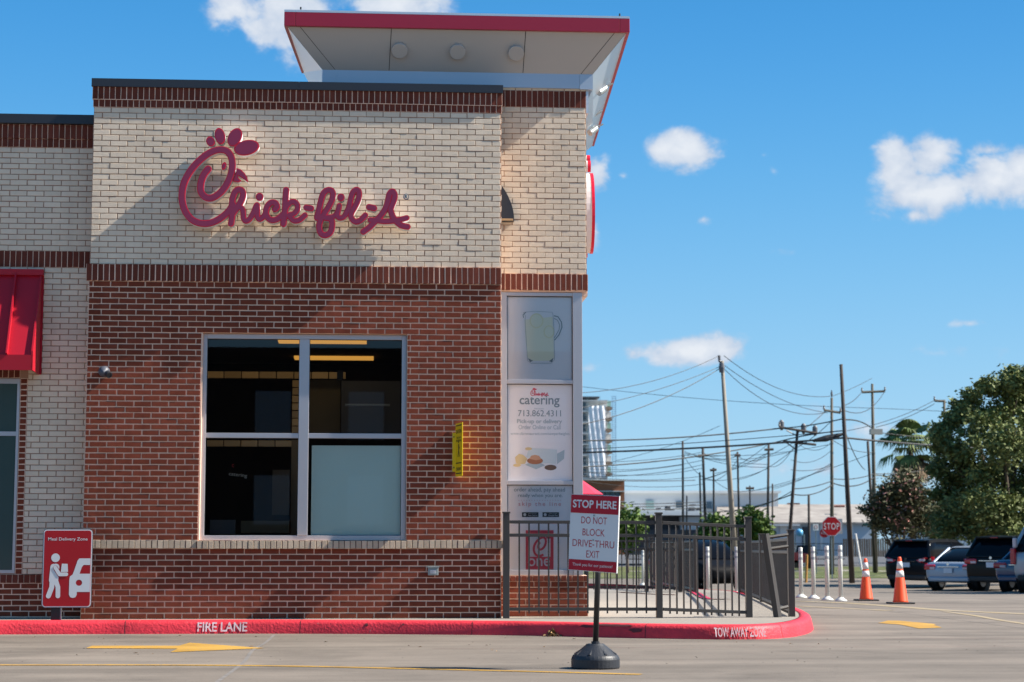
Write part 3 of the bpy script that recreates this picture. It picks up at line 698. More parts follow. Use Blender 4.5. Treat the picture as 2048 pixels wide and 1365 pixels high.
wchild(MB().box(.003, xCr, YC-.006, YC+.02, zcs0, zcs1).box(.003, xCr+.012, YC-.028, YC+.02, zcb0+.003, zcb1-.003).box(xCr-.06, xCr+.012, YC+.02, 8.5, zcb0-.06, zcb1), 'band_backing', m_mort_r, bld)
running(('red_brick','c'), .005, xCr, .15, cwz0-.07, YC, phase=.1); soldier(('soldier_brick','c'), .005, xCr+.01, cwz0-.07, cwz0-.002, YC, proud=.02)
# A's right reveal
wchild(MB().box(-.3, .0, .3, YC+.02, .0, z_cop0), 'return_wall', m_mort_c, bld)
mbv = MB()                                             # brick returns on the reveal (edge-on from the front)
for r_ in range(int((z_cop0-.2)/.0677)):
    z0_ = .155+r_*.0677
    mbv.box(-.004, .006, .01+(.1 if r_ % 2 else 0), .20+(.1 if r_ % 2 else 0), z0_, z0_+.0577).box(-.004, .006, .31+(.1 if r_ % 2 else 0)-.3*(r_%2), .49+(0 if r_%2==0 else -.39), z0_, z0_+.0577)
o = wchild(mbv, 'return_brick', m_cream, bld); o['kind'] = 'stuff'

# left wing B
XB0 = at_y(-420, 800, YB).x
zb_c1, zb_c0, zb_s1, zb_s0 = zB(233), zB(251.5), zB(280), zB(297); zbb1, zbb0 = zB(503.5), zB(536)
bx_w = at_y(35, 950, YB).x; bx_j = at_y(50, 950, YB).x; bz_w0, bz_w1 = at_y(20,1147,YB).z, at_y(20,757,YB).z
zbase1, zbase0 = zB(1149), zB(1166.5)
wbc = wchild(MB().box(XB0, XL+.05, YB, YB+.3, zbase1, zb_c0).box(XB0, XL+.05, YB+.001, YB+.3, 0, zbase1), 'wall', m_mort_c, bld); wbc['label'] = 'set back cream brick wing wall'
BINFO[('cream_brick','b')] = ('cream_brick', m_cream, wbc); BINFO[('soldier_brick','b')] = ('soldier_brick', m_sold, wbc); BINFO[('red_brick','b')] = ('red_brick', m_red, wbc)
hb = [(XB0-1, bx_j, bz_w0-.0, bz_w1+.12)]
XE = XL+.03
running(('cream_brick','b'), XB0, XE, zbb1, zb_s0, YB, phase=.2); running(('cream_brick','b'), XB0, XE, zbase1, zbb0, YB, holes=[(XB0-1, bx_j, zbase1-.1, bz_w1+.11)], phase=.35)
soldier(('soldier_brick','b'), XB0, XE, zb_s1, zb_c0, YB, proud=.03); soldier(('soldier_brick','b'), XB0, XE, zb_s0, zb_s1, YB, proud=.015)
soldier(('soldier_brick','b'), XB0, XE, zbb0, zbb1, YB, proud=.012)
soldier(('soldier_brick','b'), XB0, bx_j-.09, bz_w1+.005, bz_w1+.11, YB, proud=.010)
running(('red_brick','b'), bx_w+.004, bx_j, zbase1, bz_w1, YB, L=.30, phase=0); soldier(('soldier_brick','b'), XB0, XE, zbase0, zbase1, YB, proud=.014)
running(('red_brick','b'), XB0, XE, .17, zbase0, YB, phase=.5)
wchild(MB().box(XB0, XE, YB-.010, YB+.01, zb_s0, zb_s1).box(XB0, XE, YB-.006, YB+.01, zbb0, zbb1).box(XB0, bx_j, YB-.004, YB+.01, .16, zbase1).box(bx_j, XE, YB-.004, YB+.01, .16, zbase1-.003).box(XB0, bx_j-.09, YB-.004, YB+.01, bz_w1+.005, bz_w1+.11).box(bx_w+.004, bx_j, YB-.003, YB+.01, zbase1+.001, bz_w1+.001).box(XB0, XE, YB-.022, YB+.01, zb_s1+.003, zb_c0), 'cornice_backing', m_mort_r, bld)
wchild(MB().box(XB0, XE+.02, YB-.08, YB+.5, zb_c0+.002, zb_c1), 'coping', m_coping, bld)
wchild(MB().box(XB0, XL, YB-.10, YB+.01, .02, .162), 'ledge', m_walk, bld)
flush_bricks()

# ------------------------------------------------------------------ windows
def window(name, x0, x1, z0, z1, y, cols, rows, fr, mull, trans, gl, parent=bld, depth=.10, setback=.08):
    """cols: list of x edges between panes (mullion centres); rows: z of transom centres"""
    w = empty(name, OFF, parent=parent); yy = y+setback
    def fb(a, b, c, d, nm): MB().box(a, b, yy, yy+depth, c, d).build(nm, m_alu, w, bevel=.004)
    fb(x0, x0+fr, z0, z1, 'frame'); fb(x1-fr, x1, z0, z1, 'frame')
    fb(x0+fr+.0005, x1-fr-.0005, z1-fr, z1-.0005, 'frame'); fb(x0+fr+.0005, x1-fr-.0005, z0+.0005, z0+fr, 'frame')
    xs = [x0+fr]+[q for c in cols for q in (c-mull/2, c+mull/2)]+[x1-fr]
    for c in cols: MB().box(c-mull/2, c+mull/2, yy-.006, yy+depth, z0+fr+.0005, z1-fr-.0005).build('mullion', m_alu, w, bevel=.004)
    panes = []
    for i in range(0, len(xs), 2):
        zs = [z0+fr]+[q for c in rows for q in (c-trans/2, c+trans/2)]+[z1-fr]
        for c in rows: MB().box(xs[i]+.0005, xs[i+1]-.0005, yy+.003, yy+depth-.01, c-trans/2, c+trans/2).build('transom', m_alu, w, bevel=.003)
        for j in range(0, len(zs), 2):
            MB().quad((xs[i], yy+.045, zs[j]), (xs[i+1], yy+.045, zs[j]), (xs[i+1], yy+.045, zs[j+1]), (xs[i], yy+.045, zs[j+1])).build('pane', gl, w)
            g = .006     # dark gasket round the pane
            a, b, c2, d2 = xs[i], xs[i+1], zs[j], zs[j+1]
            MB().box(a,a+g,yy+.03,yy+.044,c2,d2).box(b-g,b,yy+.03,yy+.044,c2,d2).box(a+g,b-g,yy+.03,yy+.044,c2,c2+g).box(a+g,b-g,yy+.03,yy+.044,d2-g,d2).build('gasket', m_blackplas, w)
            panes.append((a, b, c2, d2, yy+.045))
    return w, panes
mx_c = (at_y(598,780,.1).x+at_y(618.6,780,.1).x)/2; trz = at_y(610, 872, .1).z
w1, P1 = window('window', wx0, wx1, wz0+.004, wz1-.004, 0, [mx_c], [trz], .058, .118, .058, m_glass)
w1['label'] = 'four pane main window'
wchild(MB().box(wx0, wx0+.012, .001, .3, wz0+.01, wz1).box(wx1-.0, wx1+.012, .02, .3, wz0+.01, wz1-.01), 'window_jamb', m_mort_r, bld)
# board behind the lower right pane
bx0, bx1 = at_y(623,980,.2).x, at_y(804,980,.2).x; bz1, bz0 = at_y(700,892,.2).z, at_y(700,1074,.2).z
w1b = MB().box(bx0, bx1, .16, .175, bz0, bz1).build('board', m_blind, w1)
tr1 = at_y(1080, 764.5, YC+.05).z; tr2 = at_y(1080, 966, YC+.05).z
xg1 = at_y(1145.6, 850, YC+.06).x; frc = .062
w2 = empty('window', OFF, parent=bld); w2['label'] = 'tall narrow corner window with printed film'
yy = YC+.02
def cf(nm, a, b, c, d, y0=yy, y1=yy+.1, mat=m_alu): return MB().box(a, b, y0, y1, c, d).build(nm, mat, w2, bevel=.004)
cx0 = at_y(1013.8, 850, yy).x
cf('frame', cwx0, cx0, cwz0+.004, cwz1-.004); cf('frame', xg1, cwx1, cwz0+.004, cwz1-.004, yy-.012, yy+.14)
cf('frame', cx0+.0005, xg1-.0005, zC(592), cwz1-.005); cf('frame', cx0+.0005, xg1-.0005, cwz0+.005, zC(1140.5))
for t_ in (tr1, tr2): cf('transom', cx0+.0005, xg1-.0005, t_-.025, t_+.025)
zz_ = [zC(1140.5), tr2-.025, tr2+.025, tr1-.025, tr1+.025, zC(592)]
for k in (0, 2, 4):
    a, b, c2, d2 = cx0, xg1, zz_[k], zz_[k+1]
    MB().box(a, b, yy+.052, yy+.056, c2, d2).build('film', m_film, w2)
    MB().quad((a,yy+.046,c2),(b,yy+.046,c2),(b,yy+.046,d2),(a,yy+.046,d2)).build('pane', m_glassc, w2)
    g = .008; MB().box(a,a+g,yy+.03,yy+.045,c2,d2).box(b-g,b,yy+.03,yy+.045,c2,d2).box(a+g,b-g,yy+.03,yy+.045,d2-g,d2).build('gasket', m_blackplas, w2)
yp = yy+.0505
# side face of the glazed corner
MB().box(cwx1-.012, cwx1, yy+.14, 8.4, cwz0+.01, cwz1-.01).build('side_glazing', m_flare, w2)
# --- prints on the film
def cpx(u, v): p = at_y(u, v, yp); return p.x, p.z
def poly(name, pts, mat, dy=0., parent=w2):
    P = [cpx(u, v) for u, v in pts]; me = bpy.data.meshes.new(name); me.from_pydata([(x, yp-dy, z) for x, z in P], [], [tuple(range(len(P)))])
    return link(name, me, mat, parent)
def ell(u, v, a, b, n_=24, rot=0): return [(u+a*math.cos(t)*math.cos(rot)-b*math.sin(t)*math.sin(rot), v+a*math.cos(t)*math.sin(rot)+b*math.sin(t)*math.cos(rot)) for t in [2*math.pi*k/n_ for k in range(n_)]]
def pline(name, pts, w, mat, dy=.0005, parent=w2):
    A = []; Bq = []
    for i, p in enumerate(pts):
        q0, q1 = pts[max(i-1,0)], pts[min(i+1,len(pts)-1)]; d = math.hypot(q1[0]-q0[0], q1[1]-q0[1]) or 1; nx_, ny_ = -(q1[1]-q0[1])/d*w/2, (q1[0]-q0[0])/d*w/2
        A.append((p[0]+nx_, p[1]+ny_)); Bq.append((p[0]-nx_, p[1]-ny_))
    V_ = [(cpx(*q)[0], yp-dy, cpx(*q)[1]) for q in A+Bq]; k = len(A)
    me = bpy.data.meshes.new(name); me.from_pydata(V_, [], [(i, i+1, k+i+1, k+i) for i in range(k-1)]); return link(name, me, mat, parent)
def pm(n_, c, r=.5): return M(n_, c, r, .2)
p_lem = pm('print_lemonade', (.88,.85,.70)); p_lem2 = pm('print_lemon', (.84,.79,.56)); p_grey = pm('print_grey', (.26,.31,.34)); p_lgrey = pm('print_light_grey', (.45,.50,.53))
p_red = pm('print_red', (.72,.10,.14)); p_pink = pm('print_pink', (.72,.30,.32)); p_blk = pm('print_dark', (.03,.035,.04)); p_bun = pm('print_bun', (.68,.38,.24)); p_pat = pm('print_fillet', (.48,.20,.11))
p_fry = pm('print_fries', (.80,.62,.34)); p_box = pm('print_carton', (.68,.75,.78)); p_box2 = pm('print_carton_side', (.48,.57,.62)); p_cook = pm('print_cookie', (.20,.13,.10))
poly('pitcher_print', [(1049,640),(1105,634),(1107,678),(1108,717),(1102,722),(1062,722),(1055,714),(1051,680)], p_lem, .0005)
pline('pitcher_outline', [(1047,625),(1051,633),(1050,640),(1055,722),(1062,727),(1102,727),(1109,720),(1108,660),(1106,630),(1104,625)], 1.0, p_lgrey, .0010)
pline('pitcher_outline', [(1047,625),(1070,623),(1104,625)], .8, p_lgrey, .0010)
pline('pitcher_handle', [(1108,632),(1116,634),(1123,645),(1124,655),(1118,670),(1109,681)], 1.8, p_grey, .0010); pline('pitcher_handle', [(1108,637),(1115,641),(1119,650),(1118,660),(1109,676)], 1.0, p_grey, .0011)
poly('lemon_print', ell(1073,642,14,15), p_lem2, .0009); poly('lemon_print', ell(1098,664,11,13), p_lem2, .0009); poly('lemon_print', ell(1073,642,11.5,12.5), p_lem, .0012); poly('lemon_print', ell(1098,664,8.5,10.5), p_lem, .0012)
poly('pitcher_foot', [(1056,717),(1066,722),(1060,725)], p_grey, .0012); poly('pitcher_foot', [(1107,716),(1098,723),(1104,725)], p_grey, .0012)
pline('pitcher_spout', [(1052,625),(1046,630),(1047,636)], 1.6, p_grey, .0012)
def ctext(s, u0, u1, v0, v1, mat, **k):
    xa, za = cpx(u0, v1); xb, zb_ = cpx(u1, v0); return text(s, mat, w2, (xa+xb)/2, yp-.0006, (za+zb_)/2, w=xb-xa, h=zb_-za, **k)
lx, lz = cpx(1079, 785); flat_logo(p_red, w2, lx, yp-.0006, lz, .225)
ctext('catering', 1039, 1119, 792, 815, p_grey, bold=.012); ctext('713.862.4311', 1036, 1122, 821, 833, p_grey); ctext('Pick-up or delivery', 1034, 1124, 839, 849.5, p_lgrey, bold=.02)
ctext('Order Online or Call', 1037, 1121, 850.5, 859, p_lgrey); ctext('www.cfarestaurant.com/sawyerheights', 1021, 1139, 865, 872, p_lgrey); ctext('Houston', 1069, 1088, 816, 819, p_lgrey)
poly('carton_print', [(1058,896),(1114,900),(1112,928),(1086,927),(1052,915)], p_box, .0005); poly('carton_print', [(1114,908),(1129,900),(1128,918),(1114,929)], p_box2, .0006)
poly('fries_print', [(1030,915),(1038,908),(1046,910),(1055,918),(1050,928),(1040,929),(1032,927)], p_fry, .0008); poly('fries_print', ell(1057,898,7,3), p_fry, .0008); poly('fries_print', ell(1034,931,8,3), p_fry, .0007)
poly('tray_print', [(1050,930),(1070,920),(1090,931),(1072,939)], p_box2, .0009); poly('fillet_print', ell(1070,922,16,7), p_pat, .0012); poly('bun_print', [(1059,918),(1062,912),(1070,910),(1078,912),(1083,919),(1072,921)], p_bun, .0014)
poly('cookie_print', ell(1101,935.5,12,5.5), p_cook, .0012)
ctext('order ahead, pay ahead', 1028, 1130, 975.5, 986, p_grey); ctext('ready when you are.', 1036, 1125, 987.5, 997, p_grey); ctext('skip the line', 1037, 1122, 1004, 1015, p_pink, spacing=1.3)
ctext('. . . . . . . . . . . . . . . . .', 1037, 1122, 1000.5, 1001.8, p_pink)
for ua, s1, s2 in ((1044,'Download on the','App Store'), (1085,'GET IT ON','Google Play')):
    poly('store_badge', [(ua,1025),(ua+33,1025),(ua+33,1034.5),(ua,1034.5)], p_blk, .0006)
    xa, za = cpx(ua+21, 1031.5); text(s2, m_signwhite, w2, xa, yp-.0010, za, w=.115, h=.022); xa, za = cpx(ua+21, 1027.3); text(s1, m_signwhite, w2, xa, yp-.0010, za, w=.10, h=.010); poly('store_icon', ell(ua+5.5,1029.8,3,3.2,8), m_signwhite, .0011)
poly('app_card', [(1051.5,1061),(1107,1061),(1107,1139.5),(1051.5,1139.5)], p_red, .0005)
p_wh = pm('print_white', (.82,.78,.80)); poly('app_card', [(1058,1071),(1101,1071),(1101,1114),(1058,1114)], p_wh, .0008)
def c_stroke(dx, dy, s, mat, dyy):
    P = S_[0][2][:27]; pline('monogram', [((x-300)*s+dx, (y-560)*s+dy) for x, y in P], 4.4, mat, dyy)
c_stroke(1080, 1094, .062, p_red, .0012)
for g, cxp, cyp, rx, ry, an in ELL[:4]: poly('monogram', [((x-300)*.062+1080, (y-560)*.062+1094) for x, y in ell(cxp, cyp, rx, ry, 16, R(an))], p_red, .0012)
ctext('one', 1056, 1100, 1117, 1133, p_wh, bold=.01)
# left wing window under the awning
w3 = empty('window', OFF, parent=bld); w3['label'] = 'green tinted window under the awning'
yb = YB-.012; xg = at_y(29.5, 950, yb).x; xlow = at_y(25, 1120, yb).x
zt1, zt0 = at_y(10,757.5,yb).z, at_y(10,1147,yb).z; zm1, zm0 = at_y(15,863.5,yb).z, at_y(15,872,yb).z
for a, b, c, d in ((xg, bx_w, zt0, zt1), (XB0, xg-.0005, at_y(10,767.5,yb).z, zt1-.0005), (XB0, xg-.0005, zm0, zm1), (XB0, xg-.0005, zt0+.0005, at_y(10,1140.5,yb).z)):
    MB().box(a, b, yb, YB+.012, c, d).build('frame', m_alu, w3)
m_gteal = M('dim_tinted_glass', (.05,.085,.08), .12, .5, var=.3, vscale=1, col2=(.035,.06,.058))
for c, d in ((zm1, at_y(10,767.5,yb).z), (at_y(10,1140.5,yb).z, zm0)):
    MB().box(XB0, xg-.001, YB-.002, YB+.01, c+.001, d-.001).build('pane', m_gteal, w3)

# ------------------------------------------------------------------ interior seen through the main window
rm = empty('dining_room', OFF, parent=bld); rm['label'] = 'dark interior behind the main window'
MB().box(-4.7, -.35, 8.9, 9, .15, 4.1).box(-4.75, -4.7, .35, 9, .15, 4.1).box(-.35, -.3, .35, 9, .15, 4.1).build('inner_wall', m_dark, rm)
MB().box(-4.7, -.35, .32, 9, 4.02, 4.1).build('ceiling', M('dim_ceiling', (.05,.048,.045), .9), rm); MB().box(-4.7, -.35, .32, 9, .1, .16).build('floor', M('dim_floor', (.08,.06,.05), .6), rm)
for ua, ub, va, vb, zc_ in ((556,733,680.5,688.5,4.0),(588,747,714,721,4.0)):
    a = at_z(ua, va, zc_); b = at_z(ub, vb, zc_); c = at_z(ub, va, zc_)
    MB().box(a.x, c.x, min(b.y,a.y), max(b.y,a.y)-.15, zc_-.02, zc_+.018).build('strip_light', m_tube, rm)
MB().box(-3.9, -1.2, 1.6, 2.0, 3.97, 4.015).build('unseen_fill_lamp', m_fill_lamp, rm)  # added lamp, hidden above the window head, to brighten the tile bands
def tilebeam(u0, u1, v0, v1, y, nt, vert=False):
    a = at_y(u0, v0, y); b = at_y(u1, v1, y)
    for i in range(nt):
        if not vert:
            x0 = a.x+(b.x-a.x)*i/nt; x1 = a.x+(b.x-a.x)*(i+1)/nt; MB().box(x0+.006, x1-.006, y, y+.05, b.z, a.z).build('tile', m_tile, rm, bevel=.004)
        else:
            z0 = b.z+(a.z-b.z)*i/nt; z1 = b.z+(a.z-b.z)*(i+1)/nt; MB().box(a.x, b.x, y, y+.05, z0+.006, z1-.006).build('tile', m_tile, rm, bevel=.004)
tilebeam(413, 692, 743, 758, 3.0, 8); tilebeam(585, 597, 760, 868, 3.0, 7, True); tilebeam(413, 584, 881, 894, 2.6, 5)  # last, lower band stands in for a reflection of the tiles
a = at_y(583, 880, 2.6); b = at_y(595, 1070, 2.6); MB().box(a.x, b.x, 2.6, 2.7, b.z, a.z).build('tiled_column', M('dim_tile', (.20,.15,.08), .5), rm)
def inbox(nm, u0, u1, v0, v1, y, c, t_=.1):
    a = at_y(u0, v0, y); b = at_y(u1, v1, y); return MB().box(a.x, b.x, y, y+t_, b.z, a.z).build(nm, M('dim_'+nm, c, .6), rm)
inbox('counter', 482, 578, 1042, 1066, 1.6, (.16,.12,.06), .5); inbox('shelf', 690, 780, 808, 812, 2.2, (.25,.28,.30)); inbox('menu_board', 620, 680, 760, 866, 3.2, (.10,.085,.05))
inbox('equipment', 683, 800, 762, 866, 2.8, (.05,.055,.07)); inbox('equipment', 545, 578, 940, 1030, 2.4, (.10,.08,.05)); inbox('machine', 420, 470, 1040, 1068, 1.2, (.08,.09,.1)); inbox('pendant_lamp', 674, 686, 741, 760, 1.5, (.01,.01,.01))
a = at_y(476, 951, 1.0); text('catering', M('dim_reflected_print', (.55,.57,.55), .6), rm, a.x, 1.0, a.z, w=.225, h=.055, rot=(0, R(7), 0)); a = at_y(466, 932, 1.0); text('C', p_red, rm, a.x, 1.0, a.z, w=.025, h=.035)  # reflected lettering, modelled as print standing inside the room

# ================================================================== CANOPY (inverted flare roof on the corner)
can = empty('roof_canopy', (.3, 2.5, 6.0), 'flared pale roof canopy with red edge above the corner', 'canopy')
OC = Vector((-.3, -2.5, -6.0))
yf = .12
fl_b = at_y(568.5, 51, yf); fr_b = at_y(1259, 68.5, yf); fl_t = at_y(568.5, 23.5, yf); zf = (fl_b.z+fr_b.z)/2; zt = zf+(fl_t.z-fl_b.z)
fx0, fx1 = fl_b.x, fr_b.x
rl = at_z(603.5, 147, zf); rr = at_z(1188, 293, zf)
ybm = .46
bl, br_ = at_y(644.5, 138.5, ybm), at_y(1185.5, 151, ybm); zb1 = (bl.z+br_.z)/2; zb0 = at_y(1185, 178, ybm).z
bx0_, bx1_ = bl.x, br_.x
def cb(mb, name, mat, **k): return mb.build(name, mat, can, loc=OC, **k)
# fascia front in three lengths
for a, b, g in ((fx0, fx0+.135, 0), (fx0+.138, fx1-.125, 0), (fx1-.122, fx1, 0)):
    cb(MB().box(a, b, yf-.03, yf+.02, zf, zt), 'fascia', m_canopy_red, bevel=.004)
def side_fascia(x0, y0, x1, y1, s_):
    d = Vector((x1-x0, y1-y0, 0)).normalized(); nn = Vector((-d.y, d.x, 0))*.04*s_
    vs = [(x0,y0,zf),(x1,y1,zf),(x1+nn.x,y1+nn.y,zf),(x0+nn.x,y0+nn.y,zf)]; vs += [(a, b, zt) for a, b, c in vs]
    cb(MB().add(vs, [(0,1,2,3),(7,6,5,4),(0,4,5,1),(1,5,6,2),(2,6,7,3),(3,7,4,0)]), 'fascia', m_canopy_red)
side_fascia(fx0, yf+.021, rl.x, rl.y, -1); side_fascia(fx1, yf+.021, rr.x, rr.y, 1)
# soffit front panels (three wide, two corner slivers), trapezoid from fascia bottom to beam top
e = .03
O0, O1 = Vector((fx0+e, yf+.02, zf+.012)), Vector((fx1-e, yf+.02, zf+.012)); I0, I1 = Vector((bx0_, ybm, zb1)), Vector((bx1_, ybm, zb1))
def lerp(a, b, t_): return a+(b-a)*t_
ts = [(0, 0), (.037, .048), (.305, .245), (.70, .74), (.965, .955), (1, 1)]
for (a0, a1), (b0, b1) in zip(ts[:-1], ts[1:]):
    g = .0012; cb(MB().quad(lerp(O0,O1,a0+g), lerp(I0,I1,a1+g), lerp(I0,I1,b1-g), lerp(O0,O1,b0-g)), 'soffit_panel', m_soffit)
cb(MB().quad(O0+Vector((0,.003,.006)), I0+Vector((0,.006,.004)), I1+Vector((0,.006,.004)), O1+Vector((0,.003,.006))), 'soffit_seam', m_seam)
# side flares
RL = Vector((rl.x+.02, rl.y, zf+.012)); RR = Vector((rr.x-.02, rr.y, zf+.012)); IBL = Vector((bx0_+.0, rl.y-.05, zb1)); 
cb(MB().quad(O0, Vector((rl.x+.02, rl.y, zf+.012)), Vector((bx0_, rl.y-.25, zb0)), Vector((bx0_, ybm, zb0)), I0), 'side_flare', m_flare)
cb(MB().quad(O1, I1, Vector((bx1_, ybm, zb0)), Vector((bx1_, rr.y-.5, zb0-.02)), Vector((rr.x-.02, rr.y, zf+.012))), 'side_flare', m_flare)
cb(MB().box(bx0_, bx0_+.17, ybm, ybm+.05, zb0+.02, zb1).box(bx0_+.172, bx1_-.165, ybm, ybm+.05, zb0, zb1).box(bx1_-.163, bx1_, ybm-.004, ybm+.05, zb0-.01, zb1), 'beam', m_beam)
cb(MB().box(bx0_+.05, bx1_-.05, ybm+.05, rl.y, zb0-.3, zb1), 'core', m_flare)
mb = MB(); mb.add([(fx0,yf-.03,zt+.002),(fx1,yf-.03,zt+.002),(rr.x,rr.y,zt+.002),(rl.x,rl.y,zt+.002),(fx0,yf-.03,zt+.03),(fx1,yf-.03,zt+.03),(rr.x,rr.y,zt+.03),(rl.x,rl.y,zt+.03)], [(0,1,2,3),(7,6,5,4),(0,4,5,1),(1,5,6,2),(2,6,7,3),(3,7,4,0)])
cb(mb, 'roof_edge', m_flare)
# round soffit lights sit on the sloping soffit
nrm = (I1-I0).cross(O0-I0).normalized()
if nrm.z > 0: nrm = -nrm
q = nrm.to_track_quat('Z','Y')
for u, v in ((799,100),(915,102.5),(1032,105)):
    r_ = ray(u, v); t_ = (I0-CAM).dot(nrm)/r_.dot(nrm); p = CAM+r_*t_
    o = MB().lathe([(.098,0),(.098,.045),(.092,.05),(.0,.05)], n=32).build('soffit_light', m_soffit, can, loc=p+OC); o.rotation_mode = 'QUATERNION'; o.rotation_quaternion = q
# lamps on the right flare
a, b = Vector((bx1_, ybm, zb0)), O1
nr2 = (Vector((bx1_, rr.y, zb0))-a).cross(b-a).normalized()
if nr2.x < 0: nr2 = -nr2
m_lampm = M('lamp_metal', (.55,.58,.58), .25, metal=.8)
for u, v in ((1199,176),(1188,219),(1181,257)):
    r_ = ray(u, v); t_ = (a-CAM).dot(nr2)/r_.dot(nr2) if abs(r_.dot(nr2)) > 1e-3 else 22; t_ = min(max(t_, 21.8), 27); p = CAM+r_*(t_-.25)+nr2*.05
    lm = empty('flare_lamp', p+OC, parent=can)
    MB().lathe([(.05,-.09),(.05,.05),(.035,.09)], n=12, axis='x').build('housing', m_lampm, lm, rot=(0, R(-35), R(35)))
    MB().tube([(.06,0,.05),(.14,0,.09)], .012).build('bracket', m_lampm, lm)
cb(MB().tube([fl_t+Vector((.2,0,.03)), fl_t+Vector((.2,0,.06))], .01).tube([Vector((fx1-.12,yf,zt+.03)), Vector((fx1-.12,yf,zt+.07))], .01), 'roof_pin', m_blackmetal)

# ================================================================== SIGNS AND FIXTURES ON THE FACADE
sg = at_y(340+990/3.938, 240+520/3.938, -.01)
sign = empty('script_wall_sign', (sg.x, -.012, sg.z), 'large dark red script logo sign with comb on the cream brick', 'wall sign')
build_logo_sign(sign)
rg_p = at_y(812, 396, -.01); ring = MB()
rmk = empty('registered_mark', (rg_p.x, -.06, rg_p.z), parent=sign); rmk.location = rg_p-Vector((sg.x,0,sg.z))+Vector((0,-.05,0))
m_teal = M('teal_ring', (.03,.10,.16), .5)
MB().lathe([(.036,-.004),(.036,.004)], n=24, axis='y').build('disc', m_teal, rmk, smooth=False); MB().lathe([(.028,.001),(.028,.008)], n=24, axis='y').build('disc', m_cream, rmk)
text('R', m_teal, rmk, 0, -.0095, 0, h=.042, bold=.05)
# the same sign on the right side wall, seen edge-on
sd = at_y(1178, 415, 3.2)
sign2 = empty('script_wall_sign', (xCr+.012, 1.3, sd.z-.12), 'wall sign on the side wall seen edge-on at the right corner', 'wall sign', rotz=R(90))
for nm, v0, v1, yy_, ex in (('letter_body',347,508,1.25,.150),('comb_feather',322,345,1.55,.160),('comb_feather',311,330,1.75,.175),('letter_tail',496,516,1.8,.14)):
    z1_, z0_ = at_y(1180, v0, yy_).z, at_y(1180, v1, yy_).z; zz = (z0_+z1_)/2; hh = (z1_-z0_)/2
    o = MB().lathe([(hh*.985,0),(hh*.985,ex*.75)], n=40, axis='x').build(nm, m_return, sign2); o.location = (yy_-1.3, 0, zz-sign2.location.z); o.rotation_euler = (0,0,R(-90)); o.scale = (1,.55,1)
    o2 = MB().lathe([(hh,ex*.75),(hh,ex)], n=40, axis='x').build('trim', m_trimred, o)
# sconce on the recessed wall
sc0 = at_y(1003, 445, YC); sc1 = at_y(1027, 445, YC); hz = at_y(1003, 369, YC).z
hwid = sc1.x; bz = sc0.z; H_ = hz-bz
outl = [(-hwid, bz)]+[(-hwid*math.cos(t_*math.pi/2)**.75 if False else -hwid*(1-(t_)**1.9), bz+.02+(H_-.02)*t_) for t_ in np.linspace(0,1,12)]
outl = [(-hwid, bz)]+[(-hwid*(1-t_**1.9), bz+.02+(H_-.02)*t_) for t_ in np.linspace(0,1,12)]+[(hwid*(1-t_**1.9), bz+.02+(H_-.02)*t_) for t_ in np.linspace(1,0,12)]+[(hwid, bz)]
scn = empty('wall_sconce', (hwid*.0+.0, YC, bz), 'dark bronze curved sconce half hidden behind the wall corner', 'wall light')
P_ = [(x, z-bz) for x, z in outl if x >= 0.008]
P_ = [(.008, 0)]+[(x, z) for x, z in reversed([(x, z-bz) for x, z in outl if x > .008])]+[(.008, H_)]
P_ = [(.008,0.0),(hwid,0.0)]+[(hwid*(1-t_**1.9)+.006*t_, .02+(H_-.02)*t_) for t_ in np.linspace(0,1,14)]
o = MB().prism(P_, -.10, -.001).build('shade', m_coping, scn); o = MB().prism([(.008,.004),(hwid-.01,.004),(hwid-.012,.03),(.008,.03)], -.103, -.099).build('lens', M('amber_lens', (.45,.30,.16), .4), scn)
# camera on the red wall at the left
cp = at_y(209, 744, 0); cam_o = empty('security_camera', (cp.x, 0, cp.z), 'small round dark grey security camera on the red brick wall', 'security camera')
MB().lathe([(.055,0),(.068,.02),(.064,.05),(.045,.085),(.0,.10)], n=20, axis='y').build('housing', M('camera_grey', (.09,.095,.12), .45, var=.5, vscale=60), cam_o, smooth=True)
MB().lathe([(.02,-.05),(.036,-.03),(.038,.05),(.03,.052),(.028,.04)], n=16, axis='y').build('lens_tube', m_blackplas, cam_o, loc=(.048,-.075,-.03), rot=(R(25),0,R(35)))
# small junction light box low on the wall
jp = at_y(866, 1143.5, 0); jb = empty('wall_vent_box', (jp.x, 0, jp.z), 'small grey louvred vent box low on the red brick wall', 'vent box')
m_galv = M('galvanised', (.26,.30,.30), .5, metal=.3)
MB().box(-.062,.062,-.06,-.009,-.045,.045).build('housing', m_galv, jb, bevel=.008); MB().box(-.07,.07,-.075,-.008,.046,.058).build('hood', m_galv, jb, bevel=.004)
for k in range(3): MB().box(-.034,.034,-.066,-.061,-.02+k*.014,-.012+k*.014).build('louvre', m_return, jb)
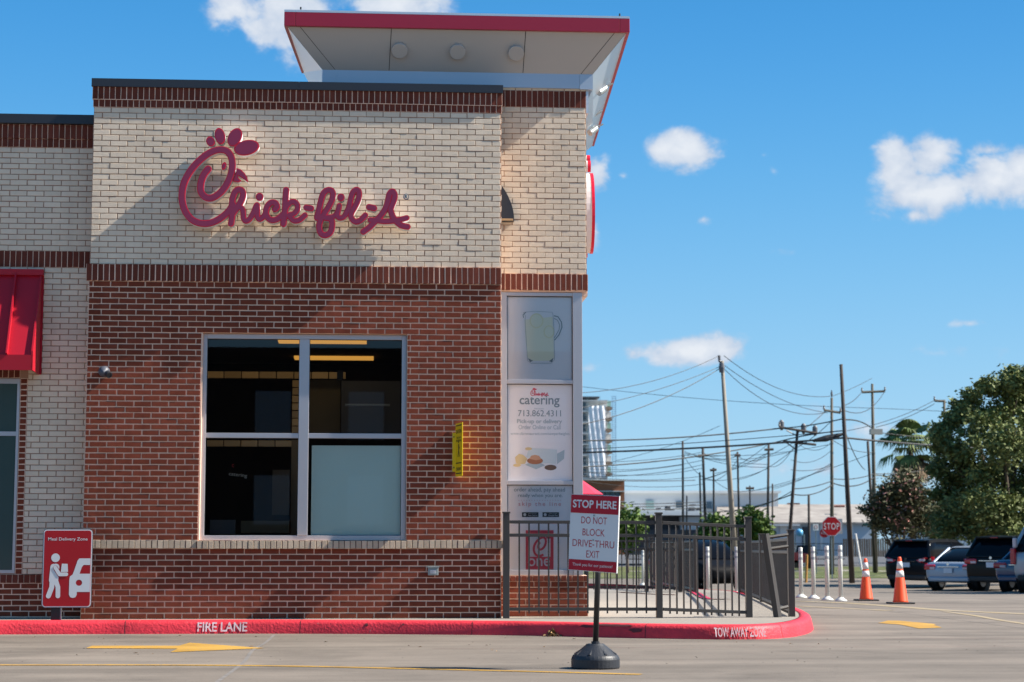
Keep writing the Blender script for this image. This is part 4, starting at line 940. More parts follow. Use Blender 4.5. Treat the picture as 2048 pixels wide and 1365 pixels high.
# yellow blade sign
yz1, yz0 = at_y(918, 846, -.2).z, at_y(918, 953, -.2).z; yz3, yz2 = at_y(905, 866, -.02).z, at_y(905, 944, -.02).z
yx = at_y(905, 900, -.03).x
ysn = empty('yellow_caution_sign', (yx+.0, 0, (yz0+yz1)/2), 'tall yellow caution blade sign sticking out of the red brick wall', 'sign')
zc_ = (yz0+yz1)/2
MB().box(-.0, .040, -.016, -.008, yz2-zc_, yz3-zc_).build('mounting_plate', m_yellow, ysn, bevel=.002)
dv = Vector((at_y(925, 900, -.33).x-at_y(911.5,900,-.016).x, -.314, 0)); ang = math.atan2(dv.y, dv.x); ln = dv.length
bx_ = at_y(911.5,900,-.016).x-yx
bl_ = MB().box(0, ln, -.004, .004, yz0-zc_, yz1-zc_).build('blade', m_yellow, ysn, loc=(bx_, -.016, 0), rot=(0,0,ang), bevel=.003)
def on_blade(nm, mat, x0, x1, z0, z1): MB().box(x0, x1, -.0062, -.0042, z0, z1).build(nm, mat, bl_)
hh = (yz1-yz0)/2
for z_ in (hh-.03, hh*-.50, -hh+.035): on_blade('black_line', m_black, .03, ln-.03, z_-.006, z_+.006)
def btext(s, z_, h_, w_): link('lettering', text_mesh(s, w=w_, h=h_, bold=.02), m_black, bl_, (ln/2, -.0066, z_))
btext('CAUTION', hh-.10, .045, .24); btext('WATCH FOR', hh-.175, .022, .2); btext('PEDESTRIANS', hh-.21, .024, .24); btext('CROSSING', -hh*.72, .035, .22)
pg = MB().lathe([(.014,-.001),(.014,.001)], c=(0,0,.075), n=14, axis='y'); 
pg.tube([(0,0,.055),(.0,0,.0)], .016, 6).tube([(0,0,.0),(.03,0,-.07)], .010, 6).tube([(0,0,0),(-.03,0,-.07)], .010, 6).tube([(0,0,.045),(.035,0,.01)], .007, 6)
o = pg.build('pedestrian_symbol', m_black, bl_, loc=(ln/2, -.0055, .0)); o.scale = (1.2,.08,1.2)
for z_ in (yz2-zc_+.05, yz3-zc_-.05): MB().lathe([(.008,0),(.008,.006)], c=(.016,-.016,z_), n=10, axis='y').build('screw', m_blackmetal, ysn)

# ------------------------------------------------------------------ awning over the left window
aw = empty('awning', (XB0+2, YB, zbb0), 'bright red standing seam metal awning over the left window', 'awning')
def awc(mb, nm, mat=m_awn, **k): return mb.build(nm, mat, aw, loc=(-XB0-2, -YB, -zbb0), **k)
ay = YB-.46
t0 = at_y(84, 552, YB-.03); f0 = at_y(67, 711, ay); f1z = at_y(67, 741, ay).z; xr = (t0.x+f0.x)/2
top = Vector((0, YB-.05, t0.z)); fro = Vector((0, ay, f0.z))
nseg = 0.28; x = xr-.02; k = 0
while x > XB0:
    x2 = x-nseg
    awc(MB().quad((x2+.004, top.y, top.z), (x-.004, top.y, top.z), (x-.004, fro.y, fro.z), (x2+.004, fro.y, fro.z)), 'roof_panel')
    sl_ = (fro-top).normalized(); nn = Vector((0, sl_.z, -sl_.y)); nn = -nn if nn.z < 0 else nn
    vs = []
    for xx in (x2-.009, x2+.009):
        for p in (top, fro):
            for h_ in (0, .055): q_ = p+nn*h_; vs.append((xx, q_.y, q_.z))
    awc(MB().add(vs, [(0,1,3,2),(4,6,7,5),(0,4,5,1),(2,3,7,6),(1,5,7,3)]), 'standing_seam')
    x = x2; k += 1
awc(MB().box(XB0, xr+.02, YB-.09, YB-.0135, t0.z-.0, at_y(84,541,YB).z), 'head_flashing'); awc(MB().box(XB0, xr-.001, ay-.02, ay+.005, f1z, f0.z+.004), 'valance')
vs = [(xr-.02, top.y, top.z+.05),(xr-.02, fro.y-.02, fro.z+.05),(xr-.02, fro.y-.02, f1z),(xr-.02, YB-.012, f1z-.01),(xr-.02, YB-.012, top.z+.05)]; vs += [(xr, b, c) for a, b, c in vs]
awc(MB().add(vs, [(0,1,2,3,4),(9,8,7,6,5)]+[(i,(i+1)%5,5+(i+1)%5,5+i) for i in range(5)]), 'end_panel')
awc(MB().box(xr+.001, xr+.02, YB-.022, YB-.0135, f1z-.01, top.z+.06), 'wall_flange')
# ================================================================== FREE-STANDING SIGNS
def rrect(w, h, r, n=6):
    P = []
    for cx, cy, a0 in ((w/2-r,h/2-r,0),(-w/2+r,h/2-r,90),(-w/2+r,-h/2+r,180),(w/2-r,-h/2+r,270)):
        for k in range(n+1): t = R(a0+90*k/n); P.append((cx+r*math.cos(t), cy+r*math.sin(t)))
    return P
def panel(name, P, mat, parent, y0, y1, loc=(0,0,0)): return MB().prism([(x, z) for x, z in P], y0, y1).build(name, mat, parent, loc=loc)
ym = -.32
ml = at_y(135, 1243, ym); mt, mbm = at_y(134,1058.5,ym), at_y(134,1216,ym); mw = at_y(184.5,1140,ym).x-at_y(84.5,1140,ym).x; mh = mt.z-mbm.z; mcx = (at_y(184.5,1140,ym).x+at_y(84.5,1140,ym).x)/2; mcz = (mt.z+mbm.z)/2
ms = empty('delivery_zone_sign', (mcx, ym, .15), 'red sign of a figure carrying a box to a car, on short dark post', 'sign')
zz = mcz-.15
panel('backing', rrect(mw, mh, .045), m_coping, ms, -.006, .006, (0,0,zz)); panel('border', rrect(mw-.012, mh-.012, .04), m_signwhite, ms, -.009, -.0065, (0,0,zz)); fp = panel('face_panel', rrect(mw-.036, mh-.036, .03), m_signred, ms, -.0115, -.0095, (0,0,zz))
# crop pixels: 5.69 px per photo px, sign spans x 482..1052, y 215..1115
kx = mw/570.; kz = mh/900.
def mp2(P): return [((x-767)*kx, -(y-665)*kz) for x, y in P]
def mshape(nm, P, d=.0): 
    me = curve_mesh([mp2(P)]); me.transform(XZ); return link(nm, me, m_signwhite, ms, (0, -.0125-d, zz))
def capsule(P, r, n=8):       # outline of a thick polyline as a field contour
    xs = np.arange(500, 1050, 5.); ys = np.arange(480, 1110, 5.); X, Y = np.meshgrid(xs, ys); D = np.full(X.shape, 1e9)
    for (ax, ay), (bx, by) in zip(P[:-1], P[1:]):
        dx, dy = bx-ax, by-ay; t = np.clip(((X-ax)*dx+(Y-ay)*dy)/(dx*dx+dy*dy+1e-9), 0, 1); D = np.minimum(D, np.hypot(X-ax-t*dx, Y-ay-t*dy))
    return D-r, xs, ys
def mfield(nm, parts, d=0., mat=m_signwhite):
    D = None
    for P, r in parts:
        q, xs, ys = capsule(P, r); D = q if D is None else np.minimum(D, q)
    lo = contours(D, 500, 480, 5., 0.); me = curve_mesh([mp2(l) for l in lo]); me.transform(XZ); return link(nm, me, mat, ms, (0, -.0125-d, zz))
mfield('figure_symbol', [([(632,544),(632,545)],49)])
mfield('figure_symbol', [([(612,650),(600,800)],36),([(640,650),(632,790)],38),([(600,800),(598,880),(562,980)],28),([(640,800),(668,880),(670,980)],26),([(645,648),(650,660)],28)])
mfield('figure_arm', [([(634,660),(684,738),(756,734)],27)], .002, m_signred); mfield('figure_arm', [([(632,656),(682,734),(760,733)],21)], .003)
mshape('box_symbol', [(706,612),(772,614),(778,706),(696,708)], .001)
car = [(1032,552),(905,552),(885,575),(848,690),(832,735),(800,760),(795,800),(795,965),(810,995),(840,1003),(870,995),(884,965),(884,935),(1032,935)]
win = [(1032,627),(955,627),(935,650),(910,727),(1032,727)]
cir = [(906+36*math.cos(t), 830+35*math.sin(t)) for t in np.linspace(0,2*math.pi,24,endpoint=False)]
me = curve_mesh([mp2(car), mp2([(x-2 if x > 1030 else x, y) for x, y in win]), mp2(cir)]); me.transform(XZ); link('car_symbol', me, m_signwhite, ms, (0,-.0125,zz))
text('Meal Delivery Zone', m_signwhite, ms, 0, -.0125, zz+(665-335)*kz, w=450*kx, h=46*kz, bold=.004)
pz = at_y(112,1243,ym+.05).x-mcx; MB().box(pz-.055, pz+.045, .02, .09, 0, zz+mh*.3).build('post', m_blackmetal, ms, bevel=.004)
MB().box(pz+.048, pz+.062, .02, .05, 0, zz).build('bracket', m_galv, ms)

gp = at_z(1191, 1337, 0)
ss = empty('stop_here_sign', (gp.x, gp.y, 0), 'red and white STOP HERE panel on a pole with black conical base', 'sign')
k_ = (at_y(1240,1340,gp.y).x-at_y(1143,1340,gp.y).x)/97.
bt = at_y(1191, 1288, gp.y).z; r0 = 48.5*k_*1.0
prof_ = [(r0*.97,0),(r0*1.0,.012),(r0*1.0,.075),(r0*.975,.09),(r0*.93,.105),(r0*.42,bt-.012),(r0*.36,bt)]
mbs = MB().lathe(prof_, n=36); mbs.build('base', m_blackplas, ss)
for k in range(8):
    a = R(22.5+45*k); e_ = MB().tube([(r0*.86*math.cos(a), r0*.86*math.sin(a), .108), (r0*.47*math.cos(a), r0*.47*math.sin(a), bt-.03)], [.016,.005], 6); e_.build('rib', m_blackplas, ss)
pt = at_y(1189, 1000, gp.y).z; px_ = at_y(1193,1285,gp.y).x-gp.x; px2 = at_y(1196,1140,gp.y).x-gp.x
MB().tube([(0,0,bt-.03),(px2*1.0,0,at_y(1196,1140,gp.y).z),(px2*1.1,0,pt)], .0235, 14).build('pole', m_blackmetal, ss, smooth=True)
MB().tube([(0,0,bt-.02),(0,0,bt+.02)], .034, 12).build('collar', m_blackplas, ss)
pp = gp.y-.035
ptl, ptr, pbl, pbr = at_y(1142,988.5,pp), at_y(1233.5,992.5,pp+0.0), at_y(1144,1140,pp), at_y(1231,1147.5,pp)
pc = (ptl+ptr+pbl+pbr)/4; pw = (((ptr.x-ptl.x)+(pbr.x-pbl.x))/2)/math.cos(R(42))*.985; ph = ((ptl.z-pbl.z)+(ptr.z-pbr.z))/2
pan = empty('sign_panel', (pc.x-gp.x, -.042, pc.z), parent=ss); pan.rotation_euler = (0, R(3.0), R(-42))
def sp(nm, z0, z1, mat, y0=-.006, y1=.006): return MB().box(-pw/2, pw/2, y0, y1, z0, z1).build(nm, mat, pan)
sp('panel', -ph/2, ph/2, m_signwhite, -.004, .008); zt_ = ph/2-.245*ph; zb_ = -ph/2+.145*ph
e_ = .004
MB().box(-pw/2+e_, pw/2-e_, -.0062, -.0042, zt_, ph/2-e_).build('header_band', m_signred2, pan); MB().box(-pw/2+e_, pw/2-e_, -.0062, -.0042, -ph/2+e_, zb_).build('footer_band', m_signred2, pan)
text('STOP HERE', m_signwhite, pan, 0, -.0068, (zt_+ph/2)/2, w=pw*.90, h=.105*ph, bold=.022)
hgt = .092*ph
for s, w_, vz in (('DO NOT', .53, 1040), ('BLOCK', .46, 1064.5), ('DRIVE-THRU', .86, 1087.5), ('EXIT', .27, 1109)):
    text(s, m_signred2, pan, 0, -.0048, (1066-vz)/156*ph, w=pw*w_, h=hgt, bold=.0)
text('Thank you for our patience!', m_signwhite, pan, 0, -.0068, (zb_-ph/2)/2+.002, w=pw*.82, h=.05*ph)
for vz in (1030, 1080): MB().lathe([(.007,0),(.007,.006)], c=(.0,-.005,(1066-vz)/156*ph), n=10, axis='y').build('bolt', m_galv, pan)

# ================================================================== FENCES
m_fp = m_fence
def fence_run(name, P, label, spacing, H=1.2, group=None, skip0=False, lean=None, cap=True, pk=.018, post=.075, gap_bottom=.06):
    """P: list of ground points (x,y,z); posts at each, rails + pickets between"""
    P = [Vector(p) for p in P]; root = empty(name, P[0], label, 'fence', group)
    o0 = P[0]
    for i, p in enumerate(P):
        q = p-o0; ln_ = (lean or {}).get(i, 0)
        if skip0 and i == 0: continue
        MB().box(-post/2, post/2, -post/2, post/2, 0, H+.03).build('post', m_fp, root, loc=q, rot=(0, ln_, 0), bevel=.004)
        if not ln_: MB().box(-post/2-.008, post/2+.008, -post/2-.008, post/2+.008, H+.0305, H+.05).build('post_cap', m_fp, root, loc=q, bevel=.004)
    picks = []
    for i in range(len(P)-1):
        a, b = P[i]-o0, P[i+1]-o0; d = b-a; ln_ = Vector((d.x, d.y, 0)).length; u = d/ln_; ang_ = math.atan2(d.y, d.x)
        for zr in (H-.07, H-.225, gap_bottom+.05):
            s_ = math.atan2(d.z, ln_); MB().box(post/2+.001, ln_-post/2-.001, -.017, .017, -.019, .019).build('rail', m_fp, root, loc=a+Vector((0,0,zr)), rot=(0, -s_, ang_), bevel=.003)
        nk = max(1, int(round((ln_-post)/spacing)))
        for k in range(1, nk):
            picks.append((a+u*(post/2+(ln_-post)*k/nk), ang_))
    me = MB().box(-pk/2, pk/2, -pk/2, pk/2, gap_bottom, H-.05).mesh('picket'); me.materials.append(m_fp)
    for p, ang_ in picks[:280]:
        o = bpy.data.objects.new('picket', me); COL.objects.link(o); o.parent = root; o.location = p; o.rotation_euler = (0,0,ang_)
    if len(picks) > 280:
        mb = MB()
        for p, ang_ in picks[280:]: mb.box(p.x-pk/2, p.x+pk/2, p.y-pk/2, p.y+pk/2, p.z+gap_bottom, p.z+H-.05)
        mb.build('picket', m_fp, root)['kind'] = 'stuff'
    return root
def gz(u, v, z=.15): return at_z(u, v, z)
pA, pB, pC = gz(1012.5,1236.5), gz(1318,1241.5), gz(1497,1246.5,.12)
pA.y = pB.y = -.02-.06; 
pA.x = at_y(1012.5,1150,pA.y).x; pB.x = at_y(1318,1150,pB.y).x; pC.y = pB.y+.12; pC.x = at_y(1497,1150,pC.y).x; pA.z = .15; pB.z = .145; pC.z = .10
fence_run('metal_fence', [pA, pB], 'long dark bronze fence panel right of the restaurant wall, behind the STOP HERE sign', .1165)
fence_run('metal_fence', [pB+Vector((.008,.0,0)), pC], 'lighter front fence panel ending at the post by the kerb end', .087, skip0=True)
# side run going back from the kerb tip
s0 = at_y(1582, 1150, .25); s0.z = .11
s1 = at_y(1524, 1150, 6.2); s1.z = .10; s2 = at_y(1482, 1150, 12.0); s2.z = .10
fence_run('metal_fence', [s0, s1, s2], 'dark patio side fence running back from the rounded red kerb end', .10, H=1.04)
lp_ = at_y(1557, 1246, .05); lpt = at_y(1531, 1068, .05)
lpost = MB().tube([(0,0,0),(lpt.x-lp_.x,.02,lpt.z-lp_.z)], .05, 4).build('leaning_post', m_fp); lpost.location = (lp_.x, lp_.y, lp_.z); tag(lpost, 'bent dark fence post leaning left near the kerb end', 'fence post')
lr = empty('metal_fence', (lp_.x+.02, .1, .1), 'short bent fence section between the leaning post and the last kerb post', 'fence')
for v in (1074, 1097, 1218):
    a = at_y(1538+(v-1074)*.11, v+1, .1); b = at_y(1576, v-4, .18); MB().tube([a-lr.location, b-lr.location], .02, 4).build('rail', m_fp, lr)
# far patio fences
q0 = at_y(1172, 1150, 13.5); q1 = at_y(1293, 1150, 13.3); q2 = at_y(1412,1150,10.6); q3 = at_y(1345,1150,17.5)
for q_ in (q0,q1,q2,q3): q_.z = .12
fence_run('metal_fence', [q0, q1, at_y(1360,1150,12.6)*1.0-Vector((0,0,at_y(1360,1150,12.6).z-.12))], 'far patio fence seen between the front pickets', .11, H=1.05)
p5 = at_y(1391,1150,12.2); p6 = at_y(1303,1150,20.5); p5.z = p6.z = .10
fence_run('metal_fence', [p5, (p5+p6)/2, p6], 'closely spaced far fence run edge-on behind the middle post', .10, H=1.06)
# red strip kerbs of the far drive
m_kerb2 = M('far_red_kerb_paint', (.50,.03,.07), .6, var=.5, vscale=4, col2=(.42,.03,.06))
def redstrip(P, h=.13, w=.16):
    P = [at_z(u, v, .08) for u, v in P]; P = [Vector((p.x,p.y,0)) for p in P]; P = resample(P, 5); A = offs(P, w); n_ = len(P)
    V = [(p.x,p.y,0.156) for p in P]+[(p.x,p.y,.165) for p in A]+[(p.x-.0,p.y-.02,-.02) for p in P]
    me = bpy.data.meshes.new('kerb'); me.from_pydata(V, [], [(i,i+1,n_+i+1,n_+i) for i in range(n_-1)]+[(i,i+1,2*n_+i+1,2*n_+i) for i in range(n_-1)]); o = link('kerb', me, m_kerb2); o['kind'] = 'structure'
redstrip([(1452,1208),(1430,1208),(1415,1203),(1400,1194),(1385,1188),(1340,1182),(1260,1177),(1170,1174)]); redstrip([(1352,1199),(1300,1197),(1240,1193)], w=.06)

# ================================================================== DELINEATOR POSTS, CONES
m_dl = M('post_white_plastic', (.62,.62,.58), .5, .4); m_refl = M('grey_reflective_band', (.30,.32,.34), .3)
DL = []
dn = ['first white flexible post right of the bent fence post','second white flexible post from the fence','third white flexible post, in front of the stop sign','white flexible post nearest the left traffic cone',
      'white flexible post seen through the front fence, left of the dark car','white flexible post seen through the front fence, in front of the grass','white flexible post just left of the corner fence post']
for (u, vt_, vb_), lb in zip([(1602.5,1095,1196),(1627.5,1094,1198),(1655,1092,1201),(1682,1091,1203),(1286,1098,1171),(1416,1094,1189),(1474,1094,1190)], dn):
    d = .97*F_PX/(vb_-1095)*.97 if vb_ > 1190 else 38*(1190-1095)/(vb_-1095)*.97
    g_ = at_z(u, vb_, 0.0 if vb_ > 1180 else .0); gz_ = ground_z(g_.y); g_ = at_z(u, vb_, gz_); h_ = at_y(u, vt_, g_.y).z-gz_
    root = empty('flexible_post', (g_.x, g_.y, gz_), lb, 'delineator post', 'white flexible posts along the drive edge')
    MB().lathe([(.115,0),(.11,.02),(.06,.055),(.04,.075)], n=16).build('foot', m_dl, root, smooth=True); MB().lathe([(.040,.07),(.040,h_-.01),(.034,h_)], n=14).build('shaft', m_dl, root, smooth=True)
    for zz_2 in (h_-.10, h_-.22): MB().lathe([(.0415,zz_2-.025),(.0415,zz_2+.025)], n=14).build('reflective_band', m_refl, root)
m_cone = M('cone_orange', (.80,.075,.012), .45, .4, var=.3, vscale=8, col2=(.62,.05,.012)); m_cw = M('cone_collar', (.62,.60,.60), .4, .4); m_cbase = M('cone_base_rubber', (.03,.03,.03), .7)
for u, vt_, vb_, lb in ((1732.5,1117,1203,'smaller looking orange traffic cone nearer the white posts'),(1801,1114,1209,'orange traffic cone in front of the black car, nearest the camera')):
    g_ = at_z(u, vb_-1, -.0); g_.z = ground_z(g_.y); g_ = at_z(u, vb_-1, g_.z); h_ = at_y(u, vt_, g_.y).z-g_.z
    root = empty('traffic_cone', g_, lb, 'traffic cone', 'orange traffic cones on the lot')
    rb = h_*.165; MB().box(-h_*.25,h_*.25,-h_*.25,h_*.25,0,.028).build('base', m_cbase, root, bevel=.008)
    f_ = lambda z_: rb+(.028-rb)*z_/h_
    MB().lathe([(f_(.03)+.01,.0285),(f_(.05),.05),(f_(h_*.97),h_*.97),(f_(h_)-.008,h_)], n=20).build('body', m_cone, root, smooth=True)
    for a_, b_ in ((.565,.705),(.745,.90)): MB().lathe([(f_(h_*a_)+.003,h_*a_),(f_(h_*b_)+.003,h_*b_)], n=20).build('white_collar', m_cw, root, smooth=True)

# ================================================================== CARS
m_tire = M('tyre_rubber', (.012,.012,.012), .8); m_rim = M('wheel_rim', (.35,.36,.38), .3, metal=.8); m_cglass = M('car_glass', (.004,.005,.008), .10, .15)
m_tail = M('tail_lamp_red', (.50,.008,.02), .2, .6, coat=.6); m_tailc = M('tail_lamp_clear', (.62,.5,.52), .2, .6); m_plate = M('number_plate', (.62,.66,.72), .4); m_chrome = M('chrome_trim', (.6,.62,.65), .12, metal=1.); m_trimb = M('bumper_plastic', (.03,.028,.028), .6)
def loft(rings, closed=False):
    n_ = len(rings[0]); V = [p for r_ in rings for p in r_]; Fc = []
    for i in range(len(rings)-1):
        for k in range(n_-(0 if closed else 1)): Fc.append((i*n_+k, i*n_+(k+1)%n_, (i+1)*n_+(k+1)%n_, (i+1)*n_+k))
    Fc += [tuple(range(n_-1,-1,-1)), tuple((len(rings)-1)*n_+k for k in range(n_))]
    return V, Fc
def car(name, loc, head, paint, L_, W_, H_, kind, label, plate=True, light='wide', cat='car'):
    """x forward from the tail, origin at tail centre on the ground; head = heading angle of +x"""
    root = empty(name, loc, label, cat, 'cars parked nose in at the right edge of the lot', rotz=head)
    w = W_/2; suv = kind == 'suv'; zb = (1.08 if suv else .93)*H_/(1.7 if suv else 1.45)
    st = [(0.0,.80,.46,.72),(0.03,.90,.34,.92),(.10,.96,.30,1.0),(.4,.99,.26,1.0),(1.0,1.0,.24,1.0),(2.4,1.0,.22,.985),(3.3,1.0,.22,.97),(3.7,.99,.24,.93),(4.2,.95,.26,.85),(4.5,.86,.30,.76),(4.62,.70,.36,.62)]
    rings = []
    for x, ww, zs, tb in st:
        x = x/4.62*L_; ww *= w; zt_ = zb*tb; zm_ = zs+(zt_-zs)*.45
        half = [(ww*.86,zs),(ww*.97,zs+.07),(ww,zm_),(ww*.985,zt_-.10),(ww*.95,zt_-.03),(ww*.86,zt_)]
        rings.append([(x,-a,b) for a, b in half]+[(x,a,b) for a, b in reversed(half)])
    V, Fc = loft(rings, True); mb_ = MB(); mb_.add(V, Fc); body = mb_.build('body', paint, root, smooth=True)
    md = body.modifiers.new('s', 'SUBSURF'); md.levels = 1; md.render_levels = 1
    if suv: gs = [(.06,.86,.02),(.22,.83,.40),(.42,.78,.93),(.9,.76,.985),(2.0,.75,1.0),(2.55,.75,.97),(2.95,.78,.72),(3.55,.86,.0)]
    else: gs = [(.62,.80,.0),(.95,.76,.42),(1.40,.70,.88),(1.8,.68,.98),(2.3,.68,1.0),(2.65,.70,.94),(3.0,.76,.58),(3.6,.84,.0)]
    rings = []; H2 = H_-zb
    for x, ww, t_ in gs:
        x = x/4.62*L_; zt_ = zb+.0+H2*t_-.02; a = w*(.93 if t_ < .05 else .93); tw = w*(.93-(.93-.72)*t_)
        half = [(w*.93,zb-.06),(w*(.93-(.93-.74)*t_*.9),zb+H2*t_*.85-.03),(tw*.93,zt_-.005),(tw*.5,zt_+.008)]
        rings.append([(x,-p,q_) for p, q_ in half]+[(x,p,q_) for p, q_ in reversed(half)])
    V, Fc = loft(rings, True); mb_ = MB(); mb_.add(V, Fc); gh = mb_.build('cabin_glass', m_cglass, root, smooth=True)
    # roof skin + pillars
    rr_ = [r_ for r_, g_ in zip(rings, gs) if g_[2] > .85]; mb_ = MB()
    Vr = []
    for r_ in rr_: Vr.append([(x, y*1.02, z_+.012) for x, y, z_ in r_[1:7]])
    for i in range(len(Vr)-1):
        for k in range(5): mb_.add([Vr[i][k], Vr[i][k+1], Vr[i+1][k+1], Vr[i+1][k]], [(0,1,2,3)])
    mb_.build('roof', paint, root, smooth=True)
    def strip3(A, B_, wd=.07):
        A, B_ = Vector(A), Vector(B_); mb2 = MB().tube([A, B_], wd/2, 6); return mb2.build('pillar', paint, root)
    for s_ in (-1, 1):
        r_top = rr_[0][2 if s_ < 0 else 5]; r_bot = rings[0][1 if s_ < 0 else 6]
        strip3((r_top[0], r_top[1]*1.01, r_top[2]), (r_bot[0]+.03, r_bot[1]*1.0, r_bot[2]), .10)
        r_f = rr_[-1][2 if s_ < 0 else 5]; r_g = rings[-1][1 if s_ < 0 else 6]; strip3((r_f[0], r_f[1], r_f[2]), (r_g[0]-.05, r_g[1], r_g[2]), .07)
        mm = rings[4]; p1 = mm[2 if s_ < 0 else 5]; strip3((p1[0], p1[1]*1.03, p1[2]), (p1[0], s_*w*.95, zb-.02), .07)
        for xw in (.84, 3.62):
            xw = xw/4.62*L_; wr_ = .345 if suv else .32
            wh = empty('wheel', (xw, s_*(w-.12), wr_), parent=root)
            MB().lathe([(wr_*.7,-.115),(wr_*.97,-.10),(wr_,-.06),(wr_,.06),(wr_*.97,.10),(wr_*.7,.115)], n=28, axis='y').build('tyre', m_tire, wh, smooth=True)
            MB().lathe([(wr_*.66,-.118),(wr_*.60,-.10),(.06,-.09)], n=20, axis='y').build('rim', m_rim, wh, rot=(0,0,0 if s_ < 0 else math.pi))
            MB().lathe([(wr_+.07,-.02),(wr_+.02,.0),(wr_+.02,.02)], n=28, axis='y').build('wheel_arch', m_trimb, root, loc=(xw, s_*(w*.985), wr_+.01))
        # lamps
        if light == 'wide': MB().box(-.015,.22,min(s_*w*.52,s_*w*.98),max(s_*w*.52,s_*w*.98),zb-.26,zb-.09).build('tail_lamp', m_tail, root, bevel=.05); MB().box(-.022,.0,min(s_*w*.54,s_*w*.74),max(s_*w*.54,s_*w*.74),zb-.24,zb-.17).build('reverse_lamp', m_tailc, root, bevel=.02)
        elif light == 'pointed':
            vs = [(.0,s_*w*.42,zb-.12),(.0,s_*w*.80,zb-.02),(.30,s_*w*1.0,zb-.0),(.34,s_*w*1.0,zb-.10),(.03,s_*w*.88,zb-.24),(-.01,s_*w*.6,zb-.20)]; vs += [(x+.10,y*.95,z_) for x, y, z_ in vs]; vs = [(x-.03,y,z_) if i < 6 else (x,y,z_) for i, (x,y,z_) in enumerate(vs)]
            MB().add(vs, [(0,1,2,3,4,5),(11,10,9,8,7,6)]+[(i,(i+1)%6,6+(i+1)%6,6+i) for i in range(6)]).build('tail_lamp', m_tail, root); MB().box(-.055,-.02,min(s_*w*.55,s_*w*.8),max(s_*w*.55,s_*w*.8),zb-.16,zb-.08).build('reverse_lamp', m_tailc, root, bevel=.015)
        else: MB().box(-.03,.10,min(s_*w*.84,s_*w*1.0),max(s_*w*.84,s_*w*1.0),zb-.38,zb+.04).build('tail_lamp', m_tail, root, bevel=.03); MB().box(-.036,.08,min(s_*w*.80,s_*w*.92),max(s_*w*.80,s_*w*.92),zb+.05,zb+.30).build('reverse_lamp', m_tailc, root, bevel=.03)
        MB().box(2.95/4.62*L_,3.12/4.62*L_,min(s_*(w+.0),s_*(w+.17)),max(s_*(w+.0),s_*(w+.17)),zb-.02,zb+.12).build('mirror', paint, root, bevel=.03)
    MB().box(-.045,.12,-w*.80,w*.80,.30,.46).build('rear_bumper', m_trimb if suv else paint, root, bevel=.04); MB().box(-.052,.0,-w*.42,w*.42,zb-.17,zb-.145).build('trim_strip', m_chrome, root)
    MB().box(-.055,-.02,-.15,.15,zb-.36,zb-.20).build('number_plate', m_plate, root); MB().lathe([(.045,0),(.045,.01)], n=14, axis='x').build('badge', m_chrome, root, loc=(-.06,0,zb-.07))
    if suv: MB().box(.22,.46,-w*.66,w*.66,H_-.10,H_-.045).build('spoiler', paint, root, bevel=.02); MB().box(.20,.225,-.12,.12,H_-.085,H_-.065).build('brake_lamp', m_tail, root)
    return root
pt_black = M('paint_black', (.003,.004,.007), .30, .18, coat=.1); pt_sil = M('paint_silver_blue', (.30,.35,.43), .35, .4, metal=.4, coat=.3); pt_blk2 = M('paint_black_brown', (.004,.0035,.004), .32, .18, coat=.1)
pt_blue = M('paint_dark_blue', (.02,.05,.12), .2, .5, coat=.8); pt_silver = M('paint_pale_silver', (.34,.35,.37), .3, metal=.4, coat=.3)
def cpos(u, v, dz=0.):     # ground point seen at that pixel on the sunken part of the lot
    z_ = -.44; return at_z(u, v, z_)
hd = R(46)
def cplace(u, d): p = at_d(u, 1100, d); return Vector((p.x, p.y, ground_z(p.y)))
car('parked_car', cplace(1812, 65), hd, pt_black, 4.65, 1.84, 1.72, 'suv', 'black crossover with lamp clusters reaching onto its side, leftmost parked', light='pointed')
car('parked_car', cplace(1896, 60), R(47), pt_sil, 4.55, 1.78, 1.46, 'sedan', 'silver blue saloon parked between two black cars')
car('parked_car', cplace(1982, 57), hd, pt_blk2, 4.7, 1.88, 1.72, 'suv', 'black crossover with square red lamps right of the silver saloon')
car('parked_car', cplace(2043, 52.5), R(48), pt_blue, 4.5, 1.78, 1.44, 'sedan', 'dark blue saloon at the right edge, beside the black crossover')
car('parked_car', cplace(2088, 47.5), R(50), pt_silver, 4.4, 1.8, 1.74, 'suv', 'pale silver boxy car cut off by the right edge', light='tall')
# dark car nosing out behind the far fence
car('parked_car', cplace(1342, 64), R(-75), M('paint_matte_black', (.004,.004,.006), .6, .1), 4.7, 1.86, 1.72, 'suv', 'black car behind the far patio fence with its lamp glinting', light='wide')
o = MB().lathe([(.10,0),(.10,.04),(.03,.07)], n=14, axis='y').build('lamp_glint_placeholder', m_tailc); bpy.data.objects.remove(o)

